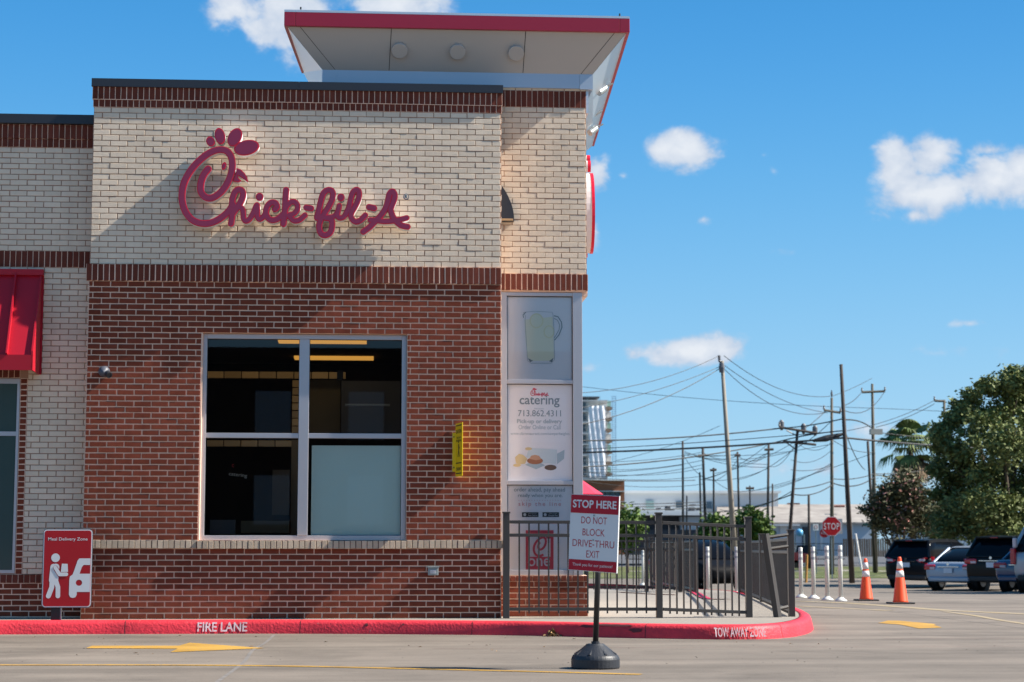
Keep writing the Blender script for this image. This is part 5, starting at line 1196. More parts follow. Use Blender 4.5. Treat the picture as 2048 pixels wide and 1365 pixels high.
# ================================================================== TREES
def leafmat(nm, c, c2): 
    m = M(nm, c, .65, .25, var=.9, vscale=1.6, col2=c2, rnd=.45); b = m.node_tree.nodes['Principled BSDF']
    try: b.inputs['Subsurface Weight'].default_value = 0
    except Exception: pass
    return m
m_bark = M('bark', (.10,.075,.055), .9, var=.6, vscale=8, col2=(.05,.04,.03), bump=.8, bscale=20)
def crown(name, clumps, nleaf, size, mat, parent, rg, droop=0.):
    """clumps: (x,y,z,r). leaf-sized quads scattered through each clump's volume, thinning outwards"""
    V = []; Fc = []
    tot = sum(c[3]**2.2 for c in clumps)
    for cx, cy, cz, r in clumps:
        for _ in range(int(nleaf*r**2.2/tot)):
            while True:
                p = Vector((rg.uniform(-1,1), rg.uniform(-1,1), rg.uniform(-1,1)))
                if .15 < p.length < 1: break
            p = Vector((rg.gauss(0,.58), rg.gauss(0,.58), rg.gauss(0,.50)))*r*1.05
            a = Vector((rg.gauss(0,1), rg.gauss(0,1), rg.gauss(0,.6)-droop)).normalized(); b = a.cross(Vector((rg.gauss(0,1), rg.gauss(0,1), rg.gauss(0,1)))).normalized(); s = size*rg.uniform(.6,1.4)
            c = Vector((cx,cy,cz))+p; n_ = len(V); V += [c-a*s, c+b*s*.45, c+a*s, c-b*s*.45]; Fc.append((n_,n_+1,n_+2,n_+3))
    me = bpy.data.meshes.new(name); me.from_pydata([tuple(v) for v in V], [], Fc); return link(name, me, mat, parent)
def tree(name, base, clumps, nleaf, size, mat, label, trunk_r, seed, forks=None, cat='tree', group=None, bloom=None, fork_z=.35):
    rg = random.Random(seed); root = empty(name, base, label, cat, group)
    top = sum((Vector(c[:3])*c[3] for c in clumps), Vector())/sum(c[3] for c in clumps)
    fk = Vector((top.x*.15, top.y*.15, top.z*fork_z))
    MB().tube([(0,0,-.1),(fk.x*.5,fk.y*.5,fk.z*.5),fk], [trunk_r*1.25, trunk_r, trunk_r*.85], 9).build('trunk', m_bark, root, smooth=True)
    mb = MB()
    for c in clumps[:21]:
        e_ = Vector(c[:3]); mid = fk.lerp(e_, .5)+Vector((rg.uniform(-.2,.2), rg.uniform(-.2,.2), -.1*e_.length*.2)); mb.tube([fk, mid, e_], [trunk_r*.55, trunk_r*.3, trunk_r*.06], 6)
        for _ in range(3):
            e2 = e_+Vector((rg.uniform(-1,1), rg.uniform(-1,1), rg.uniform(-.5,1)))*c[3]*.8; mb.tube([mid.lerp(e_,.5), e2], [trunk_r*.14, trunk_r*.03], 5)
    mb.build('limb', m_bark, root, smooth=True)
    crown('crown', clumps, nleaf, size, mat, root, rg)
    if bloom: crown('blossom', bloom, int(nleaf*.012), size*.9, m_bloom, root, rg)
    return root
m_lf1 = leafmat('live_oak_leaf', (.092,.125,.036), (.19,.205,.07)); m_lf2 = leafmat('young_tree_leaf', (.065,.12,.022), (.12,.17,.04)); m_lf3 = leafmat('crepe_leaf', (.06,.075,.03), (.11,.09,.05)); m_bloom = leafmat('pink_blossom', (.30,.12,.10), (.36,.20,.16))
def px_clump(lst, d, base):
    out = []
    for u, v, r, dd in lst:
        p = at_d(u, v, d+dd)-base; out.append((p.x, p.y, p.z, r*(d+dd)/F_PX))
    return out
def gbase(u, d): p = at_d(u, 1100, d); return Vector((p.x, p.y, ground_z(p.y)))
rgt = random.Random(4)
bb = gbase(2015, 70)
big = [(1995,830,46,0),(2040,800,50,1),(1945,868,34,-1),(1908,915,24,0),(2000,890,60,-2),(1960,950,58,0),(2050,900,60,1),(1905,960,38,1),(1915,1020,44,-1),(1975,1020,56,-2),(2045,1000,62,0),(1888,1045,28,0),(1940,1062,34,-1),(2020,1066,36,-2),(2090,860,60,0),(2100,960,70,0),(2070,1050,50,1),(1875,885,13,0),(2010,775,26,0),(2052,765,24,1),(1925,822,18,0),(1962,775,13,0),(1938,795,11,0),(2046,748,15,0),(2012,757,12,0),(1900,845,10,0),(1862,935,10,1),(1872,860,8,1),(1880,1000,16,1)]
rr2 = random.Random(77)
big += [(u+rr2.uniform(-1,1)*r*1.15, v+rr2.uniform(-1,1)*r*1.1, rr2.uniform(8,17), d_+rr2.uniform(-1,1)) for u,v,r,d_ in big for _ in range(4)]
big = [(u+8,v,r*.66 if r > 30 else r,d_) for u,v,r,d_ in big]
tree('oak_tree', bb, px_clump(big, 70, bb), 64000, .085, m_lf1, 'big dark green spreading tree at the right edge behind the cars', .28, 11, fork_z=.3)
for uu, dd, s_ in ((2215,52,12),(2330,47,13),(2420,58,14)):
    b2 = gbase(uu, dd); sh = uu-2015; L_ = px_clump([(u+sh,v,r*1.2,d_) for u,v,r,d_ in big if r > 30], dd, b2); tree('oak_tree', b2, L_, 22000, .14, m_lf1, 'spreading oak beyond the right edge of the photo, %s the camera' % {12:'midway from', 13:'nearest', 14:'farthest from'}[s_], .28, s_, group='trees lining the lot edge')
bb = gbase(1800, 78)
cm = [(1800,985,30,0),(1770,1010,26,0),(1830,1000,28,0),(1790,1040,30,0),(1830,1045,30,1),(1760,1045,18,0),(1750,1022,14,0),(1815,965,22,0),(1860,1020,26,1),(1775,985,16,0),(1728,1020,8,0)]
tree('crepe_myrtle', bb, px_clump(cm, 78, bb), 13000, .085, m_lf3, 'dark leaved small tree with faded pink blossom left of the black car', .09, 21, bloom=px_clump([(1805,960,22,-.8),(1770,1000,24,-.8),(1830,985,24,-.8),(1745,1024,12,-.5),(1800,1030,30,-.8)], 78, bb), fork_z=.25)
for u, cl, lb, sd_ in ((1255,[(1256,1048,24,0),(1240,1058,20,0),(1270,1058,14,0),(1250,1075,20,0)],'bright green young tree right of the STOP HERE panel',31),
    (1430,[(1432,1052,20,0),(1415,1066,16,0),(1450,1064,20,0),(1470,1050,16,1),(1440,1080,18,0),(1460,1095,16,0)],'bright green young tree behind the front fence',32),
    (1505,[(1508,1045,18,0),(1522,1060,16,0),(1498,1030,12,0),(1520,1080,12,0),(1500,1060,16,0)],'small green tree between the pale leaning pole and the fence corner',33)):
    bb = gbase(u, 95); tree('young_tree', bb, px_clump(cl, 95, bb), 4200, .13, m_lf2, lb, .07, sd_)
# grey green tree mass behind the crepe myrtle
bb = gbase(1905, 96); tree('background_tree', bb, px_clump([(1900,1045,30,0),(1870,1062,24,0),(1935,1050,30,0),(1885,1030,20,0)], 96, bb), 4000, .12, m_lf1, 'dim tree behind the parked cars at the lot edge', .1, 41)
# palm
bp = gbase(1826, 110); pr = empty('palm_tree', bp, 'fan palm with drooping fronds and a bare trunk among the wires', 'palm tree')
hp = at_d(1822, 893, 110)-bp
MB().tube([(0,0,0),(0,0,hp.z*.5),(0,0,hp.z)], [.22,.18,.16], 9).build('trunk', m_bark, pr, smooth=True)
m_frond = leafmat('palm_frond', (.075,.11,.03), (.14,.17,.06)); m_deadf = leafmat('dry_frond', (.17,.11,.06), (.10,.065,.04))
rg = random.Random(8)
def frond(L_, az_, el_, mat, nm):
    V = []; Fc = []; ax = Vector((math.cos(az_)*math.cos(el_), math.sin(az_)*math.cos(el_), math.sin(el_)))
    side = ax.cross(Vector((0,0,1))).normalized(); up_ = side.cross(ax)
    stem = ax*L_*.5
    V += [Vector((0,0,0))-side*.02, Vector((0,0,0))+side*.02, stem]; Fc.append((0,1,2))
    for k in range(15):
        a = -1.25+2.5*k/14; d = (ax*math.cos(a)+side*math.sin(a)).normalized(); e1 = stem+d*L_*.35; e2 = e1+d*L_*.20+Vector((0,0,-.28*L_*rg.uniform(.6,1.2))); wd = (side*math.cos(a)-ax*math.sin(a))*.035*L_
        n_ = len(V); V += [stem, e1-wd, e2, e1+wd]; Fc.append((n_,n_+1,n_+2,n_+3))
    me = bpy.data.meshes.new(nm); me.from_pydata([tuple(v) for v in V], [], Fc); return link(nm, me, mat, pr, hp)
for i in range(34): frond(rg.uniform(1.7,2.3), rg.uniform(0,6.28), rg.uniform(-.75,1.1), m_frond, 'frond')
for i in range(26): frond(rg.uniform(1.4,2.2), rg.uniform(0,6.28), rg.uniform(-1.45,-.9), m_deadf, 'dead_frond')

# ================================================================== DISTANT BUILDINGS
def far_box(nm, mat, parent, u0, u1, v0, v1, d, th):
    """upright block whose front face spans the pixels at distance d, th metres deep"""
    a = at_y(u0, v0, d); b = at_y(u1, v1, d); o = MB().box(a.x, b.x, d, d+th, b.z, a.z).build(nm, mat, parent); return o
m_fw = M('warehouse_white', (.58,.60,.61), .7, var=.3, vscale=.3, col2=(.50,.52,.53)); m_fw2 = M('roof_white', (.74,.74,.72), .6); m_fblue = M('pale_blue_wall', (.40,.47,.54), .7, var=.3, vscale=.5, col2=(.34,.40,.46)); m_froof = M('worn_roof', (.34,.31,.28), .85, var=1, vscale=.9, col2=(.20,.175,.16), stretch=(1,1,3)); m_fdark = M('dark_opening', (.045,.05,.06), .7)
m_fbrick = M('far_orange_brick', (.27,.105,.055), .85, var=.4, vscale=.8, col2=(.22,.085,.05)); m_fglass = M('far_window_glass', (.06,.10,.14), .15, .7); m_rust = M('rust_gutter', (.16,.06,.045), .8); m_green_d = M('pale_green_door', (.30,.42,.40), .7)
Y1 = 128
wh = empty('warehouse', (at_y(1400,1095,Y1).x, Y1, -.44), 'long white flat roofed warehouse behind the utility poles', 'warehouse')
def fp_(root, nm, mat, u0, u1, v0, v1, d, th):
    o = far_box(nm, mat, root, u0, u1, v0, v1, d, th); o.location = -root.location; return o
fp_(wh, 'wall', m_fw, 1249, 1558, 986, 1110, Y1, 12); fp_(wh, 'roof', m_fw2, 1247, 1562, 981.5, 987, Y1-.3, 13)
fp_(wh, 'loading_wall', m_fdark, 1249, 1365, 1031, 1060, Y1-4, 3); fp_(wh, 'canopy_roof', m_fw2, 1246, 1430, 1023, 1031, Y1-6, 6); fp_(wh, 'lower_wall', m_fblue, 1362, 1432, 1034, 1060, Y1-5, 4)
fp_(wh, 'lower_wall', m_fdark, 1249, 1400, 1060, 1095, Y1-5, 4)
for u0, u1, v0, v1, m_ in ((1292,1308,1002,1018,m_green_d),(1352,1364,1004,1016,m_fglass),(1413,1424,1004,1018,m_fglass)): fp_(wh, 'window', m_, u0, u1, v0, v1, Y1-.15, .1)
for k, (u0, u1, v0, v1) in enumerate(((1316,1322,1016,1020),(1334,1341,1013,1021),(1343,1349,1018,1021),(1383,1391,1009,1012),(1381,1390,1015,1022),(1396,1402,1017,1021))): fp_(wh, 'rooftop_unit', m_fdark, u0, u1, v0, v1, Y1-3, 1.2)
Y2 = 122
sh = empty('shed', (at_y(1600,1095,Y2).x, Y2, -.44), 'old low shed with worn grey roof and pale blue wall behind the stop sign', 'shed')
fp_(sh, 'wall', m_fblue, 1440, 1752, 1046, 1112, Y2, 10)
# sloping roof
def slope(root, nm, mat, u0, u1, vt_, vb_, d0, d1):
    a, b, c, e_ = at_y(u0,vb_,d0), at_y(u1,vb_,d0), at_y(u1,vt_,d1), at_y(u0,vt_,d1)
    vs = [a,b,c,e_]; vs2 = [v-Vector((0,0,.12)) for v in vs]; o = MB().add([tuple(v-root.location) for v in vs+vs2], [(0,1,2,3),(7,6,5,4),(0,4,5,1),(1,5,6,2),(2,6,7,3),(3,7,4,0)]).build(nm, mat, root); return o
slope(sh, 'roof', m_froof, 1434, 1756, 1009, 1045, Y2-.5, Y2+7)
for u0, u1, vv in ((1548,1602,1030.5),(1604,1652,1032),(1668,1690,1012)): slope(sh, 'gutter', m_rust, u0, u1, vv-1.6, vv+.2, Y2-.7+3.2, Y2-.4+3.2)
fp_(sh, 'ridge_cap', m_rust, 1508, 1536, 1006.5, 1009, Y2+6.9, .4); fp_(sh, 'ridge_cap', m_rust, 1576, 1600, 1006.5, 1009, Y2+6.9, .4)
for u0, u1 in ((1449,1470),(1528,1540),(1560,1575),(1640,1646),(1700,1708)): fp_(sh, 'panel', m_fw, u0, u1, 1048, 1100, Y2-.1, .1)
fp_(sh, 'door', m_fdark, 1605, 1618, 1054, 1095, Y2-.15, .1); fp_(sh, 'awning_sheet', m_fw, 1540, 1600, 1049, 1052, Y2-.8, .7)
# grey building behind the trees right
g2 = empty('grey_building', (at_y(1880,1095,140).x, 140, -.44), 'pale grey wall glimpsed under the trees above the black car', 'building'); fp_(g2, 'wall', m_fw, 1830, 2060, 1030, 1110, 140, 8)
for k in range(6): fp_(g2, 'wall_rib', m_fblue, 1842+k*26, 1844+k*26, 1032, 1108, 139.8, .15)
# brick building
Y3 = 100
bk = empty('brick_building', (at_y(1200,1095,Y3).x, Y3, -.44), 'orange brick building with a dark window band behind the STOP HERE panel', 'building')
fp_(bk, 'wall', m_fbrick, 1100, 1249, 961, 983, Y3, 10); fp_(bk, 'wall', m_fbrick, 1100, 1249, 1003, 1110, Y3, 10); fp_(bk, 'wall', m_fbrick, 1241, 1249, 983, 1003, Y3, 10); fp_(bk, 'wall', m_fbrick, 1100, 1180, 983, 1003, Y3, 10)
fp_(bk, 'coping', m_fw2, 1098, 1250, 959.5, 961.3, Y3-.2, 10.4); fp_(bk, 'lintel', m_fw, 1180, 1249, 982, 984, Y3-.1, .1)
for k in range(6): fp_(bk, 'window', m_fglass, 1180+k*10.2, 1189+k*10.2, 984.5, 1003, Y3+.15, .2)
fp_(bk, 'sill', m_fw, 1180, 1249, 1003.2, 1004.4, Y3-.1, .1)
# tower under construction
Y4 = 300
tw = empty('tower_under_construction', (at_y(1190,1095,Y4).x, Y4, -.44), 'high rise under construction wrapped in white sheeting with a side hoist', 'tower')
m_tc = M('tower_concrete', (.60,.62,.62), .8); m_sheet = M('tower_sheeting', (.85,.87,.92), .7, var=.8, vscale=.12, col2=(.62,.63,.68), stretch=(1,1,.7)); m_scaf = M('blue_scaffold', (.16,.27,.42), .6); m_slab = M('balcony_slab', (.26,.19,.14), .8); m_scgr = M('green_netting', (.25,.42,.38), .8)
fp_(tw, 'core', m_tc, 1120, 1216, 800, 1110, Y4, 20); fp_(tw, 'roof_slab', m_fdark, 1120, 1199, 793, 797, Y4-1, 12)
rgw = random.Random(6)
for k in range(7):
    v0 = 800+k*22
    fp_(tw, 'floor_slab', m_tc, 1120, 1216, v0, v0+2, Y4-2.4, 2.5)
    fp_(tw, 'window', m_fglass, 1166, 1172, v0+5, v0+19, Y4-.3, .3); fp_(tw, 'balcony', m_slab, 1212, 1225, v0+14, v0+19, Y4-1, 7); fp_(tw, 'window', m_fw if k % 2 else m_scgr, 1214, 1222, v0+2, v0+13, Y4+1, 3)
# sheeting: rippled curtain
V = []; Fc = []; a = at_y(1177, 812, Y4-3); b = at_y(1211, 955, Y4-3); nx_, nz_ = 16, 40
for j in range(nz_+1):
    for i in range(nx_+1): V.append((a.x+(b.x-a.x)*i/nx_-tw.location.x, -3-.12*math.sin(i*1.3+j*.25), b.z+(a.z-b.z)*j/nz_-tw.location.z))
for j in range(nz_):
    for i in range(nx_): q_ = j*(nx_+1)+i; Fc.append((q_,q_+1,q_+nx_+2,q_+nx_+1))
me = bpy.data.meshes.new('sheeting'); me.from_pydata(V, [], Fc); link('sheeting', me, m_sheet, tw)
for u in (1174, 1177, 1200, 1224.5, 1231.5): fp_(tw, 'hoist_mast' if u > 1210 else 'scaffold_pole', m_scaf if u > 1210 else m_scgr, u, u+.9, 792, 1000, Y4-4, .3)
for k in range(38): fp_(tw, 'hoist_rung', m_scaf, 1224.5, 1232.4, 793+k*4.3, 793.9+k*4.3, Y4-4.2, .1)
for k in range(12): fp_(tw, 'scaffold_rail', m_tc, 1168, 1214, 804+k*13, 804.7+k*13, Y4-4.4, .1)
# patio umbrella peeking out behind the corner
up = at_y(1164, 990, 7.5); um = empty('patio_umbrella', (up.x-.2, 7.5, .15), 'bright red patio umbrella tip behind the glazed corner', 'umbrella')
hz_ = at_y(1207, 989.5, 7.5); apex = at_y(1150, 962, 7.5); rad = hz_.x-um.location.x; zc_2 = hz_.z-.15; za_ = apex.z-.15+.15
mb = MB(); nn_ = 8; ring_ = [(rad*math.cos(2*math.pi*k/nn_), rad*math.sin(2*math.pi*k/nn_), zc_2) for k in range(nn_)]
m_umb = M('umbrella_red', (.55,.02,.06), .7)
for k in range(nn_):
    a, b = ring_[k], ring_[(k+1)%nn_]; MB().add([(0,0,za_), a, b, ((a[0]+b[0])*.45,(a[1]+b[1])*.45,zc_2+.02)], [(0,1,3),(0,3,2),(1,2,3)]).build('canopy_panel', m_umb, um)
MB().tube([(0,0,0),(0,0,za_)], .03, 8).build('pole', m_white, um)
# dark mesh fence along the far lawn, and board fence at right
Y5 = 104
fz = empty('far_fence', (at_y(1500,1095,Y5).x, Y5, -.44), 'dark see-through fence along the far lawn', 'fence'); m_df = M('dark_fence_mesh', (.03,.03,.035), .7)
for i in range(180):
    u = 1250+i*2.45
    if u > 1690: break
    fp_(fz, 'picket', m_df, u, u+.75, 1086, 1120, Y5, .03)
for v in (1087, 1100, 1118): fp_(fz, 'rail', m_df, 1250, 1690, v, v+1.4, Y5-.05, .05)
Y6 = 100
bf = empty('board_fence', (at_y(1760,1095,Y6).x, Y6, -.44), 'brown board fence behind the leaning poles', 'fence'); m_bd = M('weathered_board', (.13,.10,.085), .85, rnd=.25, var=.4, vscale=3)
for i in range(30): fp_(bf, 'board', m_bd, 1686+i*4.6, 1690.2+i*4.6, 1078+.4*math.sin(i*2.), 1114, Y6, .04)
# small far things
rc = empty('red_pickup', (at_y(1602,1095,96).x, 96, -.44), 'dark red vehicle behind the far fence', 'vehicle'); m_rc = M('paint_dark_red', (.16,.012,.02), .3, coat=.5)
a = at_y(1575,1088,96).x-rc.location.x; b = at_y(1628,1088,96).x-rc.location.x
V, Fc = loft([[(x, s*.85*k_w, z_) for s, z_ in ((-1,.45),(-1,zt2),(1,zt2),(1,.45))] for x, zt2, k_w in ((a,.9,.9),(a+.1,1.1,1),(b-1.2,1.1,1),(b-.1,.95,1),(b,.8,.9))], True); MB().add(V, Fc).build('body', m_rc, rc)
V, Fc = loft([[(x, s*.75, z_) for s, z_ in ((-1,1.0),(-.85,zt2),(.85,zt2),(1,1.0))] for x, zt2 in ((a+.35,1.05),(a+.5,1.55),(a+1.4,1.55),(a+1.8,1.05))], True); MB().add(V, Fc).build('cabin', m_cglass, rc)
for xx in (a+.35, b-.4): MB().lathe([(.3,-.1),(.3,.1)], n=16, axis='y').build('wheel', m_tire, rc, loc=(xx,-.75,.3))
bt_ = at_y(1599,1066,105); tk = empty('blue_tank', (bt_.x, 105, bt_.z), 'bright blue tank behind the far fence left of the stop sign', 'tank'); m_bt = M('tank_blue', (.12,.38,.62), .35)
MB().lathe([(.02,-.22),(.2,-.18),(.28,0),(.2,.18),(.02,.22)], n=18, axis='x').build('shell', m_bt, tk, smooth=True).scale = (1.1,1,1); MB().box(-.35,-.28,-.1,.1,bt_.z*-1-.44,-.1).box(.28,.35,-.1,.1,bt_.z*-1-.44,-.1).build('leg', m_galv, tk)

# ================================================================== STREET SIGNS
def octo(r): return [(r*math.cos(R(22.5+45*k)), r*math.sin(R(22.5+45*k))) for k in range(8)]
dS = 84; sp_ = at_d(1662.5, 1053, dS); rS = 19.5*dS/F_PX
st_ = empty('stop_sign', (sp_.x, sp_.y, ground_z(sp_.y)), 'octagonal red STOP sign on a pole beyond the white posts', 'road sign')
hS = sp_.z-ground_z(sp_.y)
MB().prism(octo(rS*1.06), -.06, -.05).build('border', m_signwhite, st_, loc=(0,0,hS)); MB().prism(octo(rS), -.066, -.0605).build('face_panel', m_signred, st_, loc=(0,0,hS)); link('lettering', text_mesh('STOP', w=rS*1.62, h=rS*.66, spacing=1.15), m_signwhite, st_, (0,-.07,hS))
MB().box(-.03,.03,-.045,.0,0,hS+rS*.6).build('pole', m_galv, st_)
a = at_d(1647.5, 1066.5, dS); pl = (a.x-sp_.x, 0, a.z-ground_z(sp_.y)); MB().prism([(.21*math.cos(t), .21*math.sin(t)) for t in np.linspace(0,6.28,20,endpoint=False)], -.05,-.04).build('round_plate', m_signred, st_, loc=pl)
link('lettering', text_mesh('4-WAY', w=.30, h=.13), m_signwhite, st_, (pl[0],-.056,pl[2]))
a, b = at_d(1668,1038,dS+.3), at_d(1685,1068,dS+.3); bs = MB().box(-(b.x-a.x)/2,(b.x-a.x)/2,-.01,.01,-(a.z-b.z)/2,(a.z-b.z)/2).build('board', M('sign_back_grey', (.36,.37,.38), .5), st_, loc=((a.x+b.x)/2-sp_.x, .3, (a.z+b.z)/2-ground_z(sp_.y)))
dN = 92; np_ = at_d(1631.5, 1055, dN); ns = empty('notice_sign', (np_.x, np_.y, ground_z(np_.y)), 'small white notice with a red ring on a thin pole left of the stop sign', 'road sign'); h_ = np_.z-ns.location.z
MB().box(-.14,.14,-.02,-.01,h_-.16,h_+.16).build('plate', m_signwhite, ns); MB().lathe([(.085,.021),(.085,.024)], n=20, axis='y').build('red_ring', m_signred, ns, loc=(0,0,h_)); MB().lathe([(.06,.024),(.06,.026)], n=20, axis='y').build('ring_centre', m_signwhite, ns, loc=(0,0,h_)); MB().box(-.02,.02,-.01,.02,0,h_+.1).build('pole', m_galv, ns)
dG = 98; g_p = at_d(1746, 1052, dG); gs_ = empty('street_name_sign', (g_p.x, g_p.y, ground_z(g_p.y)), 'two crossed green street name blades on a pole below the crossarm pole', 'road sign'); m_gr = M('sign_green', (.02,.12,.09), .4); h_ = g_p.z-gs_.location.z
MB().box(-.55,.45,-.02,0,h_+.0,h_+.12).build('name_blade', m_gr, gs_); MB().box(-.2,.25,-.05,-.03,h_-.20,h_-.02).build('name_blade', m_gr, gs_); MB().box(-.025,.025,-.02,.02,0,h_+.5).build('pole', m_rust, gs_)
for (u0, v0, u1, v1, d, lb, m_) in ((1711,1068,1723,1126,80,'white diagonal brace leaning against the dark leaning pole',m_white),(1614,1110,1612,1150,72,'thin orange marker stake in the grass beyond the white posts',M('marker_orange',(.5,.25,.06),.7))):
    a, b = at_d(u1,v1,d), at_d(u0,v0,d); b = b-a; o = MB().tube([(0,0,-.3),(b.x,b.y,b.z)], .05, 6).build('marker_stake' if d == 72 else 'pole_brace', m_); o.location = a; tag(o, lb, 'stake' if d == 72 else 'brace')

# ================================================================== UTILITY POLES AND WIRES
m_pw = M('pale_weathered_pole', (.30,.27,.22), .85, var=.8, vscale=2, col2=(.20,.17,.14), stretch=(4,4,.5)); m_pd = M('dark_creosote_pole', (.07,.055,.048), .85, var=.8, vscale=2, col2=(.04,.033,.03), stretch=(4,4,.5)); m_pm = M('brown_pole', (.13,.115,.09), .85, var=.8, vscale=2, col2=(.08,.07,.055), stretch=(4,4,.5)); m_ins = M('porcelain_grey', (.12,.12,.13), .4); m_wire = M('wire_black', (.02,.022,.025), .6)
def upole(u0, v0, u1, v1, d, w0, w1, mat, label, arms=(), extras=None):
    """top pixel, a lower pixel, depth; arms = (u0,v0,u1,v1)"""
    t_ = at_d(u0, v0, d); b_ = at_d(u1, v1, d); g_ = -.44; k = (g_-b_.z)/(t_.z-b_.z); bs_ = b_+(t_-b_)*k
    root = empty('utility_pole', bs_, label, 'utility pole', 'wooden utility poles'); v = t_-bs_; r0_, r1_ = w0/2*d/F_PX, w1/2*d/F_PX
    MB().tube([(0,0,0), v*.5, v], [r1_, (r0_+r1_)/2, r0_], 10).build('pole', mat, root, smooth=True)
    for a in arms:
        p, q_ = at_d(a[0], a[1], d-.15)-bs_, at_d(a[2], a[3], d-.15)-bs_; MB().tube([p, q_], .055*d/80, 5).build('crossarm', mat, root)
        for tt in (0, .5, 1) if len(a) < 5 else a[4]:
            c = p.lerp(q_, tt); MB().lathe([(.035,0),(.06,.06),(.035,.12),(.05,.17),(.01,.22)], n=8).build('insulator', m_ins, root, loc=c+Vector((0,0,.03)))
    if extras: extras(root, bs_)
    return root
def ex1(root, b):
    p = at_d(1440,712,78)-b; MB().tube([at_d(1438,711,78)-b, at_d(1439,722,78)-b, at_d(1445,728,78)-b], .06, 6).build('top_bracket', m_ins, root); MB().lathe([(.10,-.2),(.13,0),(.10,.2)], n=10).build('insulator', m_ins, root, loc=at_d(1443.5,736,77.8)-b)
upole(1444, 722, 1466, 1062, 78, 7, 13, m_pw, 'tall pale weathered pole leaning left with a bracket on top', (), ex1)
def ex2(root, b):
    for u, v in ((1563,852),(1607,859),(1630,863)):
        MB().lathe([(.05,-.25),(.12,-.12),(.12,.12),(.05,.22)], n=10).build('transformer_bushing', m_ins, root, loc=at_d(u,v-2,84)-b)
    for (a1,a2,b1,b2) in ((1573,861,1593,872),(1630,866,1598,874),(1570,884,1590,898)): MB().tube([at_d(a1,a2,84)-b, at_d(b1,b2,84)-b], .03, 5).build('brace', m_ins, root)
upole(1595, 862, 1580, 1062, 84, 5.5, 8, m_pd, 'dark pole leaning right with two tilted crossarms and three bushings', ((1559,855,1634,867,(0,)),(1566,883,1632,890,())), ex2)
upole(1663.5, 796, 1664, 1120, 90, 5, 9, m_pm, 'straight brown pole rising right behind the stop sign', ((1648,821,1681,826,(0,1)),), lambda r_, b: MB().lathe([(.03,0),(.06,.15),(.02,.35)], n=8).build('top_pin', m_ins, r_, loc=at_d(1663.5,795,90)-b))
upole(1682, 729, 1704, 1160, 74, 6.5, 11.5, m_pd, 'tallest bare dark pole leaning left without crossarm')
def ex5(root, b):
    MB().box(-.32,.32,-.15,.15,-.14,.14).build('transformer_box', M('pale_box', (.42,.40,.36), .6), root, loc=at_d(1752,864,97.5)-b)
upole(1744.5, 768, 1751, 1160, 98, 5, 10.5, m_pm, 'pole with a single level crossarm and a pale box halfway up', ((1724,785,1770,783,(0,1)),), ex5)
upole(1735.5, 883, 1748, 1100, 94, 5, 7, m_pd, 'short dark stub pole crossing the crossarm pole')
upole(1888.5, 800, 1890, 1080, 100, 5, 6, m_pm, 'pole with half a crossarm rising out of the tree', ((1869,802,1888,803,(0,)),))
for u0, v0, u1, v1, w_, lb, arm in ((1365.5,883,1366,1072,3.6,'thin dark pole, tallest left of the pale leaning pole',None),(1405.5,895,1411,1062,4.4,'dark pole with side insulators left of the pale leaning pole',(1396,912,1416,911)),(1399.5,945,1402,1062,3,'slim pole just left of the insulator pole',None),(1427,936,1428,1055,3.2,'slim pole between the insulator pole and the pale leaning pole',(1420,941,1433,940)),
    (1475,904,1478,1040,3.4,'slim pole right of the pale leaning pole',(1469,911,1481,911)),(1499.5,972,1500,1008,2.6,'short far pole with a tiny crossarm above the shed roof',(1492,977,1508,977)),(1537.5,886,1535,1060,4,'dark straight pole above the shed, left of the double crossarm pole',(1529,900,1547,899)),(1545,968,1545,1008,2.8,'short far pole beside the dark straight pole',None),(1617.5,989,1618,1046,4.2,'short rusty stub pole against the shed roof',None),(1373.5,992,1373.5,1050,2.6,'short pale green pole in front of the white warehouse',None)):
    upole(u0, v0, u1, v1, 112, w_*1.15, w_*1.4, m_pd, lb, (arm+((),),) if arm else ())
def wire(u0, v0, d0, u1, v1, d1, sag, label, r=.022, n=14):
    a, b = at_d(u0,v0,d0), at_d(u1,v1,d1); dm = (d0+d1)/2
    P = []
    for k in range(n+1):
        t_ = k/n; p = a.lerp(b, t_); p.z -= 4*sag*dm/F_PX*t_*(1-t_); P.append(p-a)
    o = MB().tube(P, r*dm/80, 5).build('power_line', m_wire); o.location = a; return tag(o, label, 'wire', 'overhead wires between the poles')
